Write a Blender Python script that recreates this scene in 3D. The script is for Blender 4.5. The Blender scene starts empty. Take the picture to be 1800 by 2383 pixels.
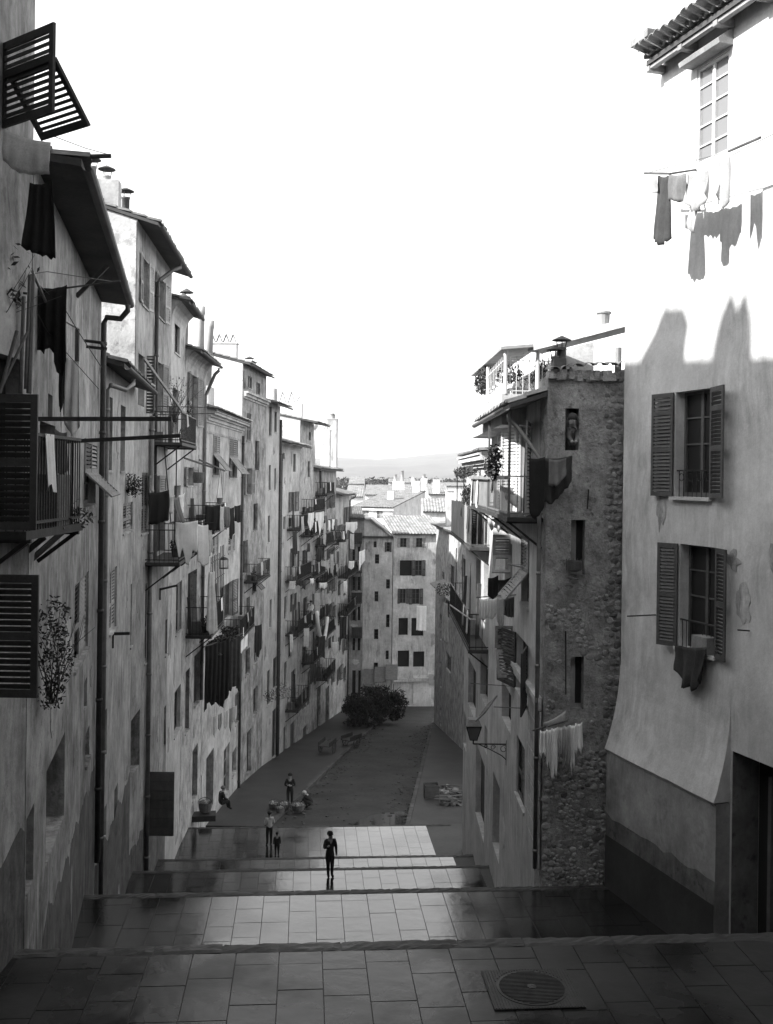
import bpy, bmesh, math, random
from mathutils import Vector, Matrix, noise as mnoise
R = math.radians
random.seed(7)
V = Vector
# ------------------------------------------------------------------ camera, sky, sun, exposure
scene = bpy.context.scene
COL = scene.collection
F, CX, HY, ROLL = 2400.0, 900.0, 1110.0, 0.013      # focal length and principal point of the 1800 x 2383 plate
cam_d = bpy.data.cameras.new('camera')
cam = bpy.data.objects.new('camera', cam_d)
COL.objects.link(cam)
cam_d.sensor_fit = 'VERTICAL'
cam_d.sensor_height = 24.0
cam_d.sensor_width = 24.0
cam_d.lens = 24.0 * F / 2383.0
cam_d.shift_y = -(2383 / 2 - HY) / 2383.0
cam_d.clip_start = 0.1
cam_d.clip_end = 12000
cam.rotation_euler = (math.pi / 2, -ROLL, 0)
scene.camera = cam
SUN_TO = V((-0.80, -0.40, 0.60)).normalized()        # towards the sun: left, a little behind the camera
elev = math.asin(SUN_TO.z)
world = bpy.data.worlds.new('World')
scene.world = world
world.use_nodes = True
wn = world.node_tree
bg = wn.nodes['Background']
sky = wn.nodes.new('ShaderNodeTexSky')
sky.sky_type = 'NISHITA'
sky.sun_disc = False
sky.sun_elevation = elev
sky.sun_rotation = math.atan2(SUN_TO.x, SUN_TO.y)
sky.air_density = 1.0
sky.dust_density = 1.0
sky.ozone_density = 1.0
bw = wn.nodes.new('ShaderNodeSeparateColor')         # a black-and-white plate of its day: it records the blue of the sky
wn.links.new(sky.outputs[0], bw.inputs[0])
wn.links.new(bw.outputs[2], bg.inputs['Color'])
bg.inputs['Strength'].default_value = 0.15
sun_d = bpy.data.lights.new('sun', 'SUN')
sun_d.energy = 3.6
sun_d.angle = R(0.53)
sun_d.color = (1.0, 0.995, 0.985)
sun = bpy.data.objects.new('sun', sun_d)
COL.objects.link(sun)
sun.rotation_euler = (-SUN_TO).to_track_quat('-Z', 'Y').to_euler()
vs = scene.view_settings
vs.view_transform = 'Standard'
vs.look = 'None'
vs.exposure = 1.6
vs.gamma = 1.0
vs.use_curve_mapping = False
scene.cycles.use_denoising = True
scene.cycles.max_bounces = 6
scene.cycles.diffuse_bounces = 4
scene.cycles.glossy_bounces = 3
scene.cycles.volume_bounces = 1

# ------------------------------------------------------------------ plate geometry: pixel -> ray
CR, SR = math.cos(ROLL), math.sin(ROLL)
def ray(px, py):
    dx, dy = px - CX, py - HY
    return V(((dx * CR + dy * SR) / F, 1.0, -(-dx * SR + dy * CR) / F))
def at(px, py, Y): return ray(px, py) * Y
def on_z(px, py, z):
    r = ray(px, py)
    return r * (z / r.z)

# ------------------------------------------------------------------ materials (greys of a monochrome plate)
MATS = {}
def new_mat(name):
    m = bpy.data.materials.new(name)
    m.use_nodes = True
    MATS[name] = m
    return m, m.node_tree, m.node_tree.nodes['Principled BSDF']
def nd(nt, t, **kw):
    n = nt.nodes.new(t)
    for k, v in kw.items():
        if k.startswith('i_'): n.inputs[int(k[2:])].default_value = v
        else: setattr(n, k, v)
    return n
def grey(v): return (v, v, v * 1.01, 1)
def noise_fac(nt, vec, scale, detail, rough, lo, hi, a, b):
    n = nt.nodes.new('ShaderNodeTexNoise')
    n.inputs['Scale'].default_value = scale
    n.inputs['Detail'].default_value = detail
    n.inputs['Roughness'].default_value = rough
    nt.links.new(vec, n.inputs['Vector'])
    r = nt.nodes.new('ShaderNodeMapRange')
    r.inputs[1].default_value = lo; r.inputs[2].default_value = hi
    r.inputs[3].default_value = a; r.inputs[4].default_value = b
    nt.links.new(n.outputs['Fac'], r.inputs[0])
    return r.outputs[0], n.outputs['Fac']
def mul(nt, a, b):
    m = nt.nodes.new('ShaderNodeMath'); m.operation = 'MULTIPLY'
    for i, x in enumerate((a, b)):
        if isinstance(x, (int, float)): m.inputs[i].default_value = x
        else: nt.links.new(x, m.inputs[i])
    return m.outputs[0]
def surf(name, val, rough=0.85, blotch=0.25, bscale=0.7, streak=0.2, fine=0.12, fscale=14, bump=0.25, rnd=0.0, spec=0.3,
         crust=0.0, metal=0.0, bdist=0.02):
    """Grey surface: blotches, vertical streaks, fine grain, optional flaked patches and per-object change of tone."""
    m, nt, p = new_mat(name)
    tc = nt.nodes.new('ShaderNodeTexCoord')
    vec = tc.outputs['Object']
    f1, _ = noise_fac(nt, vec, bscale, 6, 0.6, 0.3, 0.7, 1 - blotch, 1 + blotch * 0.5)
    out = mul(nt, f1, val)
    if streak:
        wv = nt.nodes.new('ShaderNodeTexNoise'); wv.inputs['Scale'].default_value = 0.9; wv.inputs['Detail'].default_value = 3
        nt.links.new(vec, wv.inputs['Vector'])
        mx = nt.nodes.new('ShaderNodeVectorMath'); mx.operation = 'MULTIPLY_ADD'
        nt.links.new(wv.outputs['Color'], mx.inputs[0]); mx.inputs[1].default_value = (0.5, 0.5, 0.3); nt.links.new(vec, mx.inputs[2])
        mp = nt.nodes.new('ShaderNodeMapping')
        mp.inputs['Scale'].default_value = (4.2, 4.2, 0.42)
        nt.links.new(mx.outputs[0], mp.inputs['Vector'])
        f2, _ = noise_fac(nt, mp.outputs[0], 1.3, 7, 0.7, 0.36, 0.66, 1 - streak, 1 + streak * 0.3)
        k1, _ = noise_fac(nt, vec, 0.45, 3, 0.5, 0.38, 0.62, 0.15, 1.0)      # streaks only here and there
        mm = nt.nodes.new('ShaderNodeMix'); mm.data_type = 'FLOAT'
        nt.links.new(k1, mm.inputs[0]); mm.inputs[2].default_value = 1.0; nt.links.new(f2, mm.inputs[3])
        out = mul(nt, out, mm.outputs[0])
        f5, _ = noise_fac(nt, vec, 3.1, 7, 0.75, 0.3, 0.7, 1 - streak * 0.45, 1 + streak * 0.25)
        out = mul(nt, out, f5)
    f3, raw = noise_fac(nt, vec, fscale, 5, 0.7, 0.25, 0.75, 1 - fine, 1 + fine)
    out = mul(nt, out, f3)
    if crust:
        f4, _ = noise_fac(nt, vec, bscale * 2.3, 8, 0.75, 0.56, 0.62, 1.0, 1 - crust)
        out = mul(nt, out, f4)
    if rnd:
        oi = nt.nodes.new('ShaderNodeObjectInfo')
        r = nt.nodes.new('ShaderNodeMapRange')
        r.inputs[3].default_value = 1 - rnd; r.inputs[4].default_value = 1 + rnd
        nt.links.new(oi.outputs['Random'], r.inputs[0])
        out = mul(nt, out, r.outputs[0])
    cb = nt.nodes.new('ShaderNodeCombineColor')
    for i in range(3): nt.links.new(out, cb.inputs[i])
    nt.links.new(cb.outputs[0], p.inputs['Base Color'])
    p.inputs['Roughness'].default_value = rough
    p.inputs['Metallic'].default_value = metal
    p.inputs['Specular IOR Level'].default_value = spec
    if bump:
        b = nt.nodes.new('ShaderNodeBump')
        b.inputs['Strength'].default_value = bump
        b.inputs['Distance'].default_value = bdist
        nt.links.new(raw, b.inputs['Height'])
        nt.links.new(b.outputs[0], p.inputs['Normal'])
    return m
surf('plaster_mid', 0.42, blotch=0.5, streak=0.6, crust=0.3, bump=0.5)
surf('plaster_pale', 0.52, blotch=0.45, streak=0.55, crust=0.28, bump=0.5)
surf('plaster_dull', 0.33, blotch=0.42, streak=0.45, crust=0.2)
surf('plaster_white', 0.60, blotch=0.3, streak=0.25, crust=0.35, bump=0.8)
surf('plaster_clean', 0.60, blotch=0.26, bscale=0.55, streak=0.3, fine=0.10, fscale=24, bump=0.3, crust=0.10)
surf('plaster_stained', 0.40, blotch=0.6, bscale=1.1, streak=0.7, crust=0.4, bump=0.6)
surf('plaster_patchy', 0.46, blotch=0.55, bscale=1.6, streak=0.4, crust=0.45, bump=0.6)
surf('plaster_smooth', 0.56, blotch=0.35, bscale=0.5, streak=0.5, crust=0.12, bump=0.3)
surf('plaster_damp_shade', 0.17, blotch=0.55, bscale=1.3, streak=0.55, crust=0.4, bump=0.5)  # damp plaster, also used for shade painted on wall bases and a jamb
surf('plaster_black', 0.05, blotch=0.4, streak=0.2, bump=0.2)
surf('limewash', 0.50, blotch=0.3, streak=0.35, crust=0.15)
surf('rough_render', 0.35, blotch=0.5, bscale=2.4, streak=0.25, fine=0.35, fscale=13, bump=1.0, crust=0.5, bdist=0.05)
surf('mortar', 0.15, blotch=0.4, bscale=2.5, streak=0, fine=0.4, fscale=20, bump=1.0, bdist=0.04)
surf('rubble_stone', 0.27, blotch=0.35, bscale=5, streak=0, fine=0.25, fscale=25, bump=0.7, rnd=0.55)
surf('wood_dark', 0.055, rough=0.7, blotch=0.3, bscale=2, streak=0.3, fine=0.2, fscale=30, bump=0.3, rnd=0.15)
surf('wood_black', 0.022, rough=0.7, blotch=0.3, bscale=2, streak=0.3, fine=0.2, fscale=30, bump=0.3, rnd=0.15)
surf('wood_mid', 0.11, rough=0.75, blotch=0.3, bscale=2, streak=0.3, fine=0.2, fscale=30, bump=0.3, rnd=0.15)
surf('wood_pale', 0.30, rough=0.8, blotch=0.3, bscale=2, streak=0.35, fine=0.2, fscale=30, bump=0.3, rnd=0.15)
surf('wood_shutter', 0.095, rough=0.7, blotch=0.25, bscale=2, streak=0.3, fine=0.2, fscale=30, bump=0.3, rnd=0.12)
surf('paint_white', 0.62, rough=0.6, blotch=0.15, bscale=3, streak=0.1, fine=0.08, bump=0.15)
surf('iron', 0.035, rough=0.55, blotch=0.4, bscale=4, streak=0, fine=0.3, bump=0.3, metal=0.2)
surf('iron_rust', 0.09, rough=0.8, blotch=0.5, bscale=3, streak=0, fine=0.35, bump=0.5)
surf('zinc', 0.22, rough=0.5, blotch=0.35, bscale=2, streak=0.2, fine=0.15, bump=0.1, metal=0.3)
surf('zinc_dark', 0.085, rough=0.6, blotch=0.35, bscale=2, streak=0.2, fine=0.15, bump=0.1, metal=0.2)
surf('tile', 0.20, rough=0.9, blotch=0.45, bscale=2.5, streak=0, fine=0.25, fscale=12, bump=0.5, rnd=0.25)
surf('tile_pale', 0.27, rough=0.9, blotch=0.5, bscale=1.4, streak=0, fine=0.3, fscale=9, bump=0.5)
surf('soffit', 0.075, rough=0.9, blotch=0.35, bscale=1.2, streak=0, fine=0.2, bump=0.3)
surf('terracotta', 0.33, blotch=0.25, streak=0.2, bump=0.2, rnd=0.2)
surf('road', 0.040, rough=0.7, blotch=0.6, bscale=0.45, streak=0, fine=0.4, fscale=5, bump=1.0, crust=0.25, bdist=0.05)
surf('kerb', 0.085, rough=0.8, blotch=0.4, bscale=2, streak=0, fine=0.3, fscale=14, bump=0.6, rnd=0.3)
surf('pavement', 0.042, rough=0.55, blotch=0.4, bscale=0.6, streak=0, fine=0.25, fscale=10, bump=0.4)
surf('earth', 0.12, rough=0.95, blotch=0.3, bscale=0.05, streak=0, fine=0.3, fscale=3, bump=0.3)
surf('hill', 0.07, rough=1.0, blotch=0.4, bscale=0.006, streak=0, fine=0.3, fscale=0.04, bump=0)
surf('skin', 0.30, rough=0.6, blotch=0.1, bscale=8, streak=0, fine=0.05, bump=0.05)
surf('hair', 0.02, rough=0.6, blotch=0.2, bscale=8, streak=0, fine=0.3, bump=0.3)
surf('cloth_black', 0.022, rough=0.95, blotch=0.25, bscale=4, streak=0.1, fine=0.3, fscale=60, bump=0.2)
surf('cloth_dark', 0.05, rough=0.95, blotch=0.3, bscale=4, streak=0.2, fine=0.3, fscale=60, bump=0.2)
surf('cloth_grey', 0.16, rough=0.95, blotch=0.3, bscale=4, streak=0.2, fine=0.2, fscale=60, bump=0.2)
surf('cloth_pale', 0.36, rough=0.95, blotch=0.2, bscale=4, streak=0.2, fine=0.15, fscale=60, bump=0.2)
surf('cloth_mid', 0.5, rough=0.95, blotch=0.25, bscale=4, streak=0.2, fine=0.2, fscale=60, bump=0.2)
surf('cloth_white', 0.86, rough=0.95, blotch=0.12, bscale=4, streak=0.1, fine=0.1, fscale=60, bump=0.15)
surf('basket', 0.13, rough=0.9, blotch=0.3, bscale=6, streak=0, fine=0.4, fscale=40, bump=0.6)
surf('leaf', 0.045, rough=0.7, blotch=0.5, bscale=3, streak=0, fine=0.2, bump=0, spec=0.2)
surf('bark', 0.08, rough=0.95, blotch=0.3, bscale=4, streak=0.3, fine=0.3, bump=0.6)
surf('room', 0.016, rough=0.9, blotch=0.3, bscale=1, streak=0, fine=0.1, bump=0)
def glass_mat():
    m, nt, p = new_mat('glass')
    p.inputs['Base Color'].default_value = grey(0.018)
    p.inputs['Roughness'].default_value = 0.3
    p.inputs['Specular IOR Level'].default_value = 0.22
    m, nt, p = new_mat('glass_pale')
    p.inputs['Base Color'].default_value = grey(0.16)
    p.inputs['Roughness'].default_value = 0.2
glass_mat()
def stone_mat(name, val, wet_lo, wet_hi, r_wet, r_dry, rnd=0.12):
    """Worn paving: damp patches are darker and glossier; the patch shapes come from noise over the whole landing."""
    m, nt, p = new_mat(name)
    geo = nt.nodes.new('ShaderNodeNewGeometry')
    vec = geo.outputs['Position']
    wet, _ = noise_fac(nt, vec, 0.55, 5, 0.55, wet_lo, wet_hi, 0.0, 1.0)
    f1, _ = noise_fac(nt, vec, 2.2, 6, 0.65, 0.3, 0.7, 0.55, 1.25)
    f3, raw = noise_fac(nt, vec, 22, 5, 0.7, 0.25, 0.75, 0.86, 1.12)
    oi = nt.nodes.new('ShaderNodeObjectInfo')
    r = nt.nodes.new('ShaderNodeMapRange')
    r.inputs[3].default_value = 1 - rnd; r.inputs[4].default_value = 1 + rnd
    nt.links.new(oi.outputs['Random'], r.inputs[0])
    out = mul(nt, mul(nt, mul(nt, f1, val), f3), r.outputs[0])
    dk = nt.nodes.new('ShaderNodeMapRange')
    dk.inputs[3].default_value = 1.0; dk.inputs[4].default_value = 0.42
    nt.links.new(wet, dk.inputs[0])
    out = mul(nt, out, dk.outputs[0])
    cb = nt.nodes.new('ShaderNodeCombineColor')
    for i in range(3): nt.links.new(out, cb.inputs[i])
    nt.links.new(cb.outputs[0], p.inputs['Base Color'])
    rr = nt.nodes.new('ShaderNodeMapRange')
    rr.inputs[3].default_value = r_dry; rr.inputs[4].default_value = r_wet
    nt.links.new(wet, rr.inputs[0])
    nt.links.new(rr.outputs[0], p.inputs['Roughness'])
    if name == 'slab':
        p.inputs['Coat Weight'].default_value = 0.55; p.inputs['Coat Roughness'].default_value = 0.10
    p.inputs['Specular IOR Level'].default_value = 0.62 if name == 'slab' else 0.3
    wv, wraw = noise_fac(nt, vec, 5.0, 3, 0.5, 0, 1, 0, 1)
    b2 = nt.nodes.new('ShaderNodeBump'); b2.inputs['Strength'].default_value = 0.22; b2.inputs['Distance'].default_value = 0.02
    nt.links.new(wraw, b2.inputs['Height'])
    b = nt.nodes.new('ShaderNodeBump')
    nt.links.new(b2.outputs[0], b.inputs['Normal'])
    b.inputs['Strength'].default_value = 0.10 if name.startswith('slab') else 0.5
    b.inputs['Distance'].default_value = 0.01 if name.startswith('slab') else 0.02
    nt.links.new(raw, b.inputs['Height'])
    nt.links.new(b.outputs[0], p.inputs['Normal'])
    return m
stone_mat('slab', 0.028, 0.40, 0.58, 0.07, 0.26)
stone_mat('slab_near', 0.022, 0.44, 0.60, 0.16, 0.42)
stone_mat('nosing', 0.042, 0.5, 0.7, 0.3, 0.6)
surf('puddle', 0.03, rough=0.03, blotch=0, streak=0, fine=0, bump=0, spec=0.6)

# ------------------------------------------------------------------ mesh building
def orient(o, loc=None):
    return o
class MB:
    """Collects geometry in world coordinates; build() links it as ONE mesh object."""
    def __init__(s): s.v = []; s.f = []
    def add(s, vs, fs):
        n = len(s.v); s.v += [V(p) for p in vs]; s.f += [tuple(i + n for i in f) for f in fs]; return s
    def quad(s, a, b, c, d): return s.add((a, b, c, d), ((0, 1, 2, 3),))
    def hexa(s, p):          # 8 corners: bottom 4, top 4
        return s.add(p, ((3, 2, 1, 0), (4, 5, 6, 7), (0, 1, 5, 4), (1, 2, 6, 5), (2, 3, 7, 6), (3, 0, 4, 7)))
    def box(s, c, ax, ay, az):       # centre and half-axes
        c, ax, ay, az = V(c), V(ax), V(ay), V(az)
        return s.hexa([c - ax - ay - az, c + ax - ay - az, c + ax + ay - az, c - ax + ay - az,
                       c - ax - ay + az, c + ax - ay + az, c + ax + ay + az, c - ax + ay + az])
    def bar(s, a, b, w, h=None, up=V((0, 0, 1))):
        a, b = V(a), V(b); d = b - a
        if d.length < 1e-6: return s
        x = d.cross(up)
        if x.length < 1e-4 * d.length: x = d.cross(V((1, 0, 0)))
        x.normalize(); y = x.cross(d).normalized()
        return s.box((a + b) / 2, d / 2, x * w / 2, y * (h or w) / 2)
    def tube(s, pts, r, n=8, cap=True):
        pts = [V(p) for p in pts]; rs = r if isinstance(r, (list, tuple)) else [r] * len(pts)
        base = len(s.v); ref = V((0.31, 0.2, 0.93))
        for i, p in enumerate(pts):
            d = (pts[min(i + 1, len(pts) - 1)] - pts[max(i - 1, 0)])
            if d.length < 1e-9: d = V((0, 0, 1))
            d.normalize()
            x = d.cross(ref)
            if x.length < 0.05: x = d.cross(V((1, 0, 0)))
            x.normalize(); y = d.cross(x)
            for k in range(n):
                a = 2 * math.pi * k / n
                s.v.append(p + (x * math.cos(a) + y * math.sin(a)) * rs[i])
        for i in range(len(pts) - 1):
            for k in range(n):
                a = base + i * n + k; b = base + i * n + (k + 1) % n
                s.f.append((a, b, b + n, a + n))
        if cap:
            s.f.append(tuple(base + k for k in reversed(range(n))))
            s.f.append(tuple(base + (len(pts) - 1) * n + k for k in range(n)))
        return s
    def lathe(s, c, prof, n=14):        # prof: (radius, z)
        c = V(c); base = len(s.v)
        for r, z in prof:
            for k in range(n):
                a = 2 * math.pi * k / n
                s.v.append(c + V((r * math.cos(a), r * math.sin(a), z)))
        for i in range(len(prof) - 1):
            for k in range(n):
                a = base + i * n + k; b = base + i * n + (k + 1) % n
                s.f.append((a, b, b + n, a + n))
        return s
    def prism(s, poly, d):              # closed polygon extruded by vector d
        n = len(poly); d = V(d)
        return s.add([V(p) for p in poly] + [V(p) + d for p in poly],
                     [tuple(reversed(range(n))), tuple(range(n, 2 * n))] + [(i, (i + 1) % n, n + (i + 1) % n, n + i) for i in range(n)])
    def build(s, name, mat, parent=None, smooth=False, kind=None, bevel=0.0, origin=None):
        base = origin if origin is not None else (world_loc(parent) if parent else V((0, 0, 0)))
        me = bpy.data.meshes.new(name)
        me.from_pydata([tuple(p - base) for p in s.v], [], s.f)
        bm = bmesh.new(); bm.from_mesh(me); bmesh.ops.recalc_face_normals(bm, faces=bm.faces); bm.to_mesh(me); bm.free()
        mats = mat if isinstance(mat, (list, tuple)) else [mat]
        for q in mats: me.materials.append(MATS[q])
        if smooth:
            me.shade_smooth()
        o = bpy.data.objects.new(name, me)
        COL.objects.link(o)
        if parent:
            o.parent = parent
            o.location = base - world_loc(parent)
        else: o.location = base
        if bevel:
            b = o.modifiers.new('bevel', 'BEVEL'); b.width = bevel; b.segments = 1; b.limit_method = 'ANGLE'
        if kind: o['kind'] = kind
        return o
def world_loc(o):
    p = V((0, 0, 0))
    while o: p += o.location; o = o.parent
    return p
def tag(o, label, cat, group=None):
    o['label'] = label; o['category'] = cat
    if group: o['group'] = group
    return o
def thing(name, label, cat, loc, group=None):
    o = bpy.data.objects.new(name, None)
    COL.objects.link(o); o.location = V(loc); o.empty_display_size = 0.3
    return tag(o, label, cat, group)
def copy_piece(src, parent, loc, rot=None, scale=None):
    c = src.copy(); COL.objects.link(c); c.parent = parent; c.location = loc
    if rot is not None: c.rotation_euler = rot
    if scale is not None: c.scale = scale
    return c
def jit(a): return random.uniform(-a, a)
# ------------------------------------------------------------------ house kit
class House:
    """A house: street wall p0 (near) -> p1 (far) in plan, base z0, eaves z1. Features are placed on the wall plane."""
    def __init__(s, name, label, p0, p1, z0, z1, mat, depth=7.0, rise=0.32, toward=(0, 40), cat='house', gap=0.012):
        a, b = V((p0[0], p0[1], 0)), V((p1[0], p1[1], 0))
        s.U = (b - a).normalized()
        s.L = (b - a).length - 2 * gap
        s.O = a + s.U * gap
        n = V((s.U.y, -s.U.x, 0))
        if n.dot(V((toward[0], toward[1], 0)) - (a + b) / 2) < 0: n = -n
        s.N = n; s.z0, s.z1, s.D, s.rise, s.mat = z0, z1, depth, rise, mat
        s.root = thing(name, label, cat, s.P(s.L / 2, z0, 0))
        s.open = []
        s.wall_mb = MB()
    def P(s, u, z, d=0.0): return s.O + s.U * u + s.N * d + V((0, 0, z))
    def uv(s, px, py, d=0.0):
        r = ray(px, py)
        t = (s.O + s.N * d).dot(s.N) / r.dot(s.N)
        q = r * t
        return (q - s.O).dot(s.U), q.z
    def bx(s, mb, u0, u1, z0, z1, d0, d1):
        return mb.hexa([s.P(u0, z0, d0), s.P(u1, z0, d0), s.P(u1, z0, d1), s.P(u0, z0, d1),
                        s.P(u0, z1, d0), s.P(u1, z1, d0), s.P(u1, z1, d1), s.P(u0, z1, d1)])
    def part(s, name, mb, mat, parent=None, **k): return mb.build(name, mat, parent or s.root, **k)
    def rect(s, x0, x1, yt, yb):
        ym, xm = (yt + yb) / 2, (x0 + x1) / 2
        u0, u1 = s.uv(x0, ym)[0], s.uv(x1, ym)[0]
        z1, z0 = s.uv(xm, yt)[1], s.uv(xm, yb)[1]
        if u0 > u1: u0, u1 = u1, u0
        return u0, u1, z0, z1
    # ---- openings
    def hole(s, u0, u1, z0, z1, depth=0.22):
        u0, u1 = max(u0, 0.06), min(u1, s.L - 0.06)
        z0, z1 = max(z0, s.z0 + 0.02), min(z1, s.z1 - 0.06)
        if u1 - u0 < 0.12 or z1 - z0 < 0.15: return None
        for (a, b, c, e, _) in s.open:
            if u0 < b + 0.02 and u1 > a - 0.02 and z0 < e + 0.02 and z1 > c - 0.02: return None
        s.open.append((u0, u1, z0, z1, depth))
        return u0, u1, z0, z1
    def sash(s, u0, u1, z0, z1, depth, mat='wood_mid', rows=3, pane='glass', ajar=False):
        """Window frame set back in the opening, with a mullion, glazing bars and one pane behind each light."""
        w = u1 - u0; fr = min(0.055, w * 0.09)
        mb = MB(); d = -depth
        s.bx(mb, u0, u0 + fr, z0, z1, d, d + 0.05); s.bx(mb, u1 - fr, u1, z0, z1, d, d + 0.05)
        s.bx(mb, u0 + fr, u1 - fr, z1 - fr, z1, d, d + 0.048); s.bx(mb, u0 + fr, u1 - fr, z0, z0 + fr * 1.5, d, d + 0.048)
        um = (u0 + u1) / 2
        if w > 0.5: s.bx(mb, um - fr * 0.7, um + fr * 0.7, z0 + fr * 1.5, z1 - fr, d, d + 0.046)
        for k in range(1, rows):
            z = z0 + (z1 - z0) * k / rows
            s.bx(mb, u0 + fr, u1 - fr, z - 0.014, z + 0.014, d, d + 0.04)
        win = s.part('window', mb, mat)
        cols = ((u0 + fr, um), (um, u1 - fr)) if w > 0.5 else ((u0 + fr, u1 - fr),)
        for c0, c1 in cols:
            for k in range(rows):
                za, zb = z0 + (z1 - z0) * k / rows, z0 + (z1 - z0) * (k + 1) / rows
                m2 = MB(); t = jit(0.006)
                m2.quad(s.P(c0, za, d + 0.012 + t), s.P(c1, za, d + 0.012 - t), s.P(c1, zb, d + 0.012 - t), s.P(c0, zb, d + 0.012 + t))
                s.part('pane', m2, pane, win)
        bk = MB(); bk.quad(s.P(u0, z0, d - 0.25), s.P(u1, z0, d - 0.25), s.P(u1, z1, d - 0.25), s.P(u0, z1, d - 0.25))
        return win
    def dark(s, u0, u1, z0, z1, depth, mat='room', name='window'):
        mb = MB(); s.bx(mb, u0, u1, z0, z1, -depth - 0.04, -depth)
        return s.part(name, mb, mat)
    def sill(s, win, u0, u1, z0, mat='plaster_mid', out=0.045):
        mb = MB(); s.bx(mb, u0 - 0.06, u1 + 0.06, z0 - 0.06, z0 - 0.002, -0.1, out)
        return s.part('sill', mb, mat, win)
    def leaf(s, u, z0, z1, w, ang, mat='wood_shutter', big=False, d=0.035, side=1, pitch=0.075, rails=(0.0, 0.42, 1.0)):
        """Louvred leaf hinged at u on the wall; ang 0 = flat against the wall beside the opening, 90 = straight out."""
        a = R(ang)
        X = (s.U * (side * math.cos(a)) + s.N * math.sin(a)).normalized()
        return louvre(s.root, s.P(u, z0, d), X, V((0, 0, 1)), w, z1 - z0, mat, big, pitch, rails)
    def win(s, x0, x1, yt, yb, kind='bare', mat='wood_shutter', depth=0.2, rows=3, frame='wood_mid', sill=True, wf=0.5, big=False, pane='glass', ang=4, pitch=0.075):
        return s.win_u(*s.rect(x0, x1, yt, yb), kind=kind, mat=mat, depth=depth, rows=rows, frame=frame, sill=sill, wf=wf, big=big, pane=pane, ang=ang, pitch=pitch)
    def win_u(s, u0, u1, z0, z1, kind='bare', mat='wood_shutter', depth=0.2, rows=3, frame='wood_mid', sill=True, wf=0.5, big=False, pane='glass', ang=4, pitch=0.075):
        h = s.hole(u0, u1, z0, z1, depth)
        if not h: return None
        u0, u1, z0, z1 = h; w = u1 - u0
        if kind in ('dark', 'door'):
            if kind == 'door':
                mb = MB(); n = max(2, int(w / 0.16)); dr = None
                s.bx(mb, u0, u1, z0, z1, -depth - 0.05, -depth - 0.02)
                dr = s.part('door', mb, mat)
                for k in range(n):
                    m2 = MB(); s.bx(m2, u0 + w * k / n + 0.004, u0 + w * (k + 1) / n - 0.004, z0, z1, -depth - 0.02, -depth + 0.01 + jit(0.004))
                    s.part('plank', m2, mat, dr)
                return dr
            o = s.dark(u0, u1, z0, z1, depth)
        elif kind == 'closed':
            o = s.dark(u0, u1, z0, z1, depth)
            for k in (0, 1):
                s.leaf(u0 + (0.005 if k == 0 else w - 0.005), z0, z1, w / 2 - 0.01, 0, mat, big, d=-0.06, side=1 if k == 0 else -1, pitch=pitch)
        elif kind == 'awn':
            o = s.sash(u0, u1, z0, z1, depth, frame, rows, pane)
            zm = z0 + (z1 - z0) * 0.5
            for k in (0, 1):
                s.leaf(u0 + (0.005 if k == 0 else w - 0.005), zm, z1, w / 2 - 0.01, 0, mat, big, d=0.01, side=1 if k == 0 else -1, rails=(0, 1.0), pitch=pitch)
            t = R(random.uniform(36, 48)); Z = (V((0, 0, -1)) * math.cos(t) + s.N * math.sin(t))
            louvre(s.root, s.P(u0 + 0.01, zm - 0.01, 0.03), s.U, Z, w - 0.02, (zm - z0) * 1.0, mat, big, pitch, (0, 1.0))
        else:
            o = s.sash(u0, u1, z0, z1, depth, frame, rows, pane)
            if kind == 'open':
                lw = w * wf
                s.leaf(u0 - 0.01, z0 - 0.02, z1 + 0.02, lw, ang, mat, big, side=-1, pitch=pitch)
                s.leaf(u1 + 0.01, z0 - 0.02, z1 + 0.02, lw, ang + 3, mat, big, side=1, pitch=pitch)
        if sill: s.sill(o, u0, u1, z0, s.mat)
        return o
    def patches(s, n, seed, mats=('plaster_dull', 'plaster_pale', 'plaster_patchy'), zlo=None, zhi=None, size=(.3, 1.3)):
        """Repairs and flaked areas: thin irregular sheets of another render, clear of the openings."""
        rg = random.Random(seed); made = 0; tries = 0; used = []
        zlo = s.z0 if zlo is None else zlo; zhi = s.z1 - .5 if zhi is None else zhi
        while made < n and tries < n * 30:
            tries += 1
            w, hgt = rg.uniform(*size) * .5, rg.uniform(*size) * .75
            u, z = rg.uniform(w + .1, max(w + .11, s.L - w - .1)), rg.uniform(zlo, zhi)
            if u + w > s.L - .05: continue
            if any(u - w < o[1] + .08 and u + w > o[0] - .08 and z - hgt < o[3] + .08 and z + hgt > o[2] - .08 for o in s.open): continue
            if any(abs(u - a) < w + b and abs(z - c) < hgt + e for a, b, c, e in used): continue
            used.append((u, w, z, hgt)); poly = []; m = 22; k0 = rg.uniform(0, 50)
            for i in range(m):
                a = 2 * math.pi * i / m; r = .68 + .55 * mnoise.noise(V((math.cos(a) * 1.6 + k0, math.sin(a) * 1.6, k0))) + rg.uniform(-.08, .08)
                r = min(r, .98)
                poly.append(s.P(u + w * r * math.cos(a), z + hgt * r * math.sin(a), .003))
            mb = MB(); mb.prism(poly, s.N * .006); s.part('plaster_patch', mb, rg.choice(mats)); made += 1
    def splash(s, u0, u1, zb, zt, mat='plaster_damp_shade', seed=0):  # splash dirt plus painted shade: ragged band darkening the wall base
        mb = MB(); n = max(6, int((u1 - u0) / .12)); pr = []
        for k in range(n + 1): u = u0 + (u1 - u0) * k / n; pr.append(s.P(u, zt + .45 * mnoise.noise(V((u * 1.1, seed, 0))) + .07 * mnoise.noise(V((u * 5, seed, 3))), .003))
        mb.prism([s.P(u0, zb, .003)] + pr + [s.P(u1, zb, .003)], s.N * .005); s.part('splash_shade_zone', mb, mat)
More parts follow.
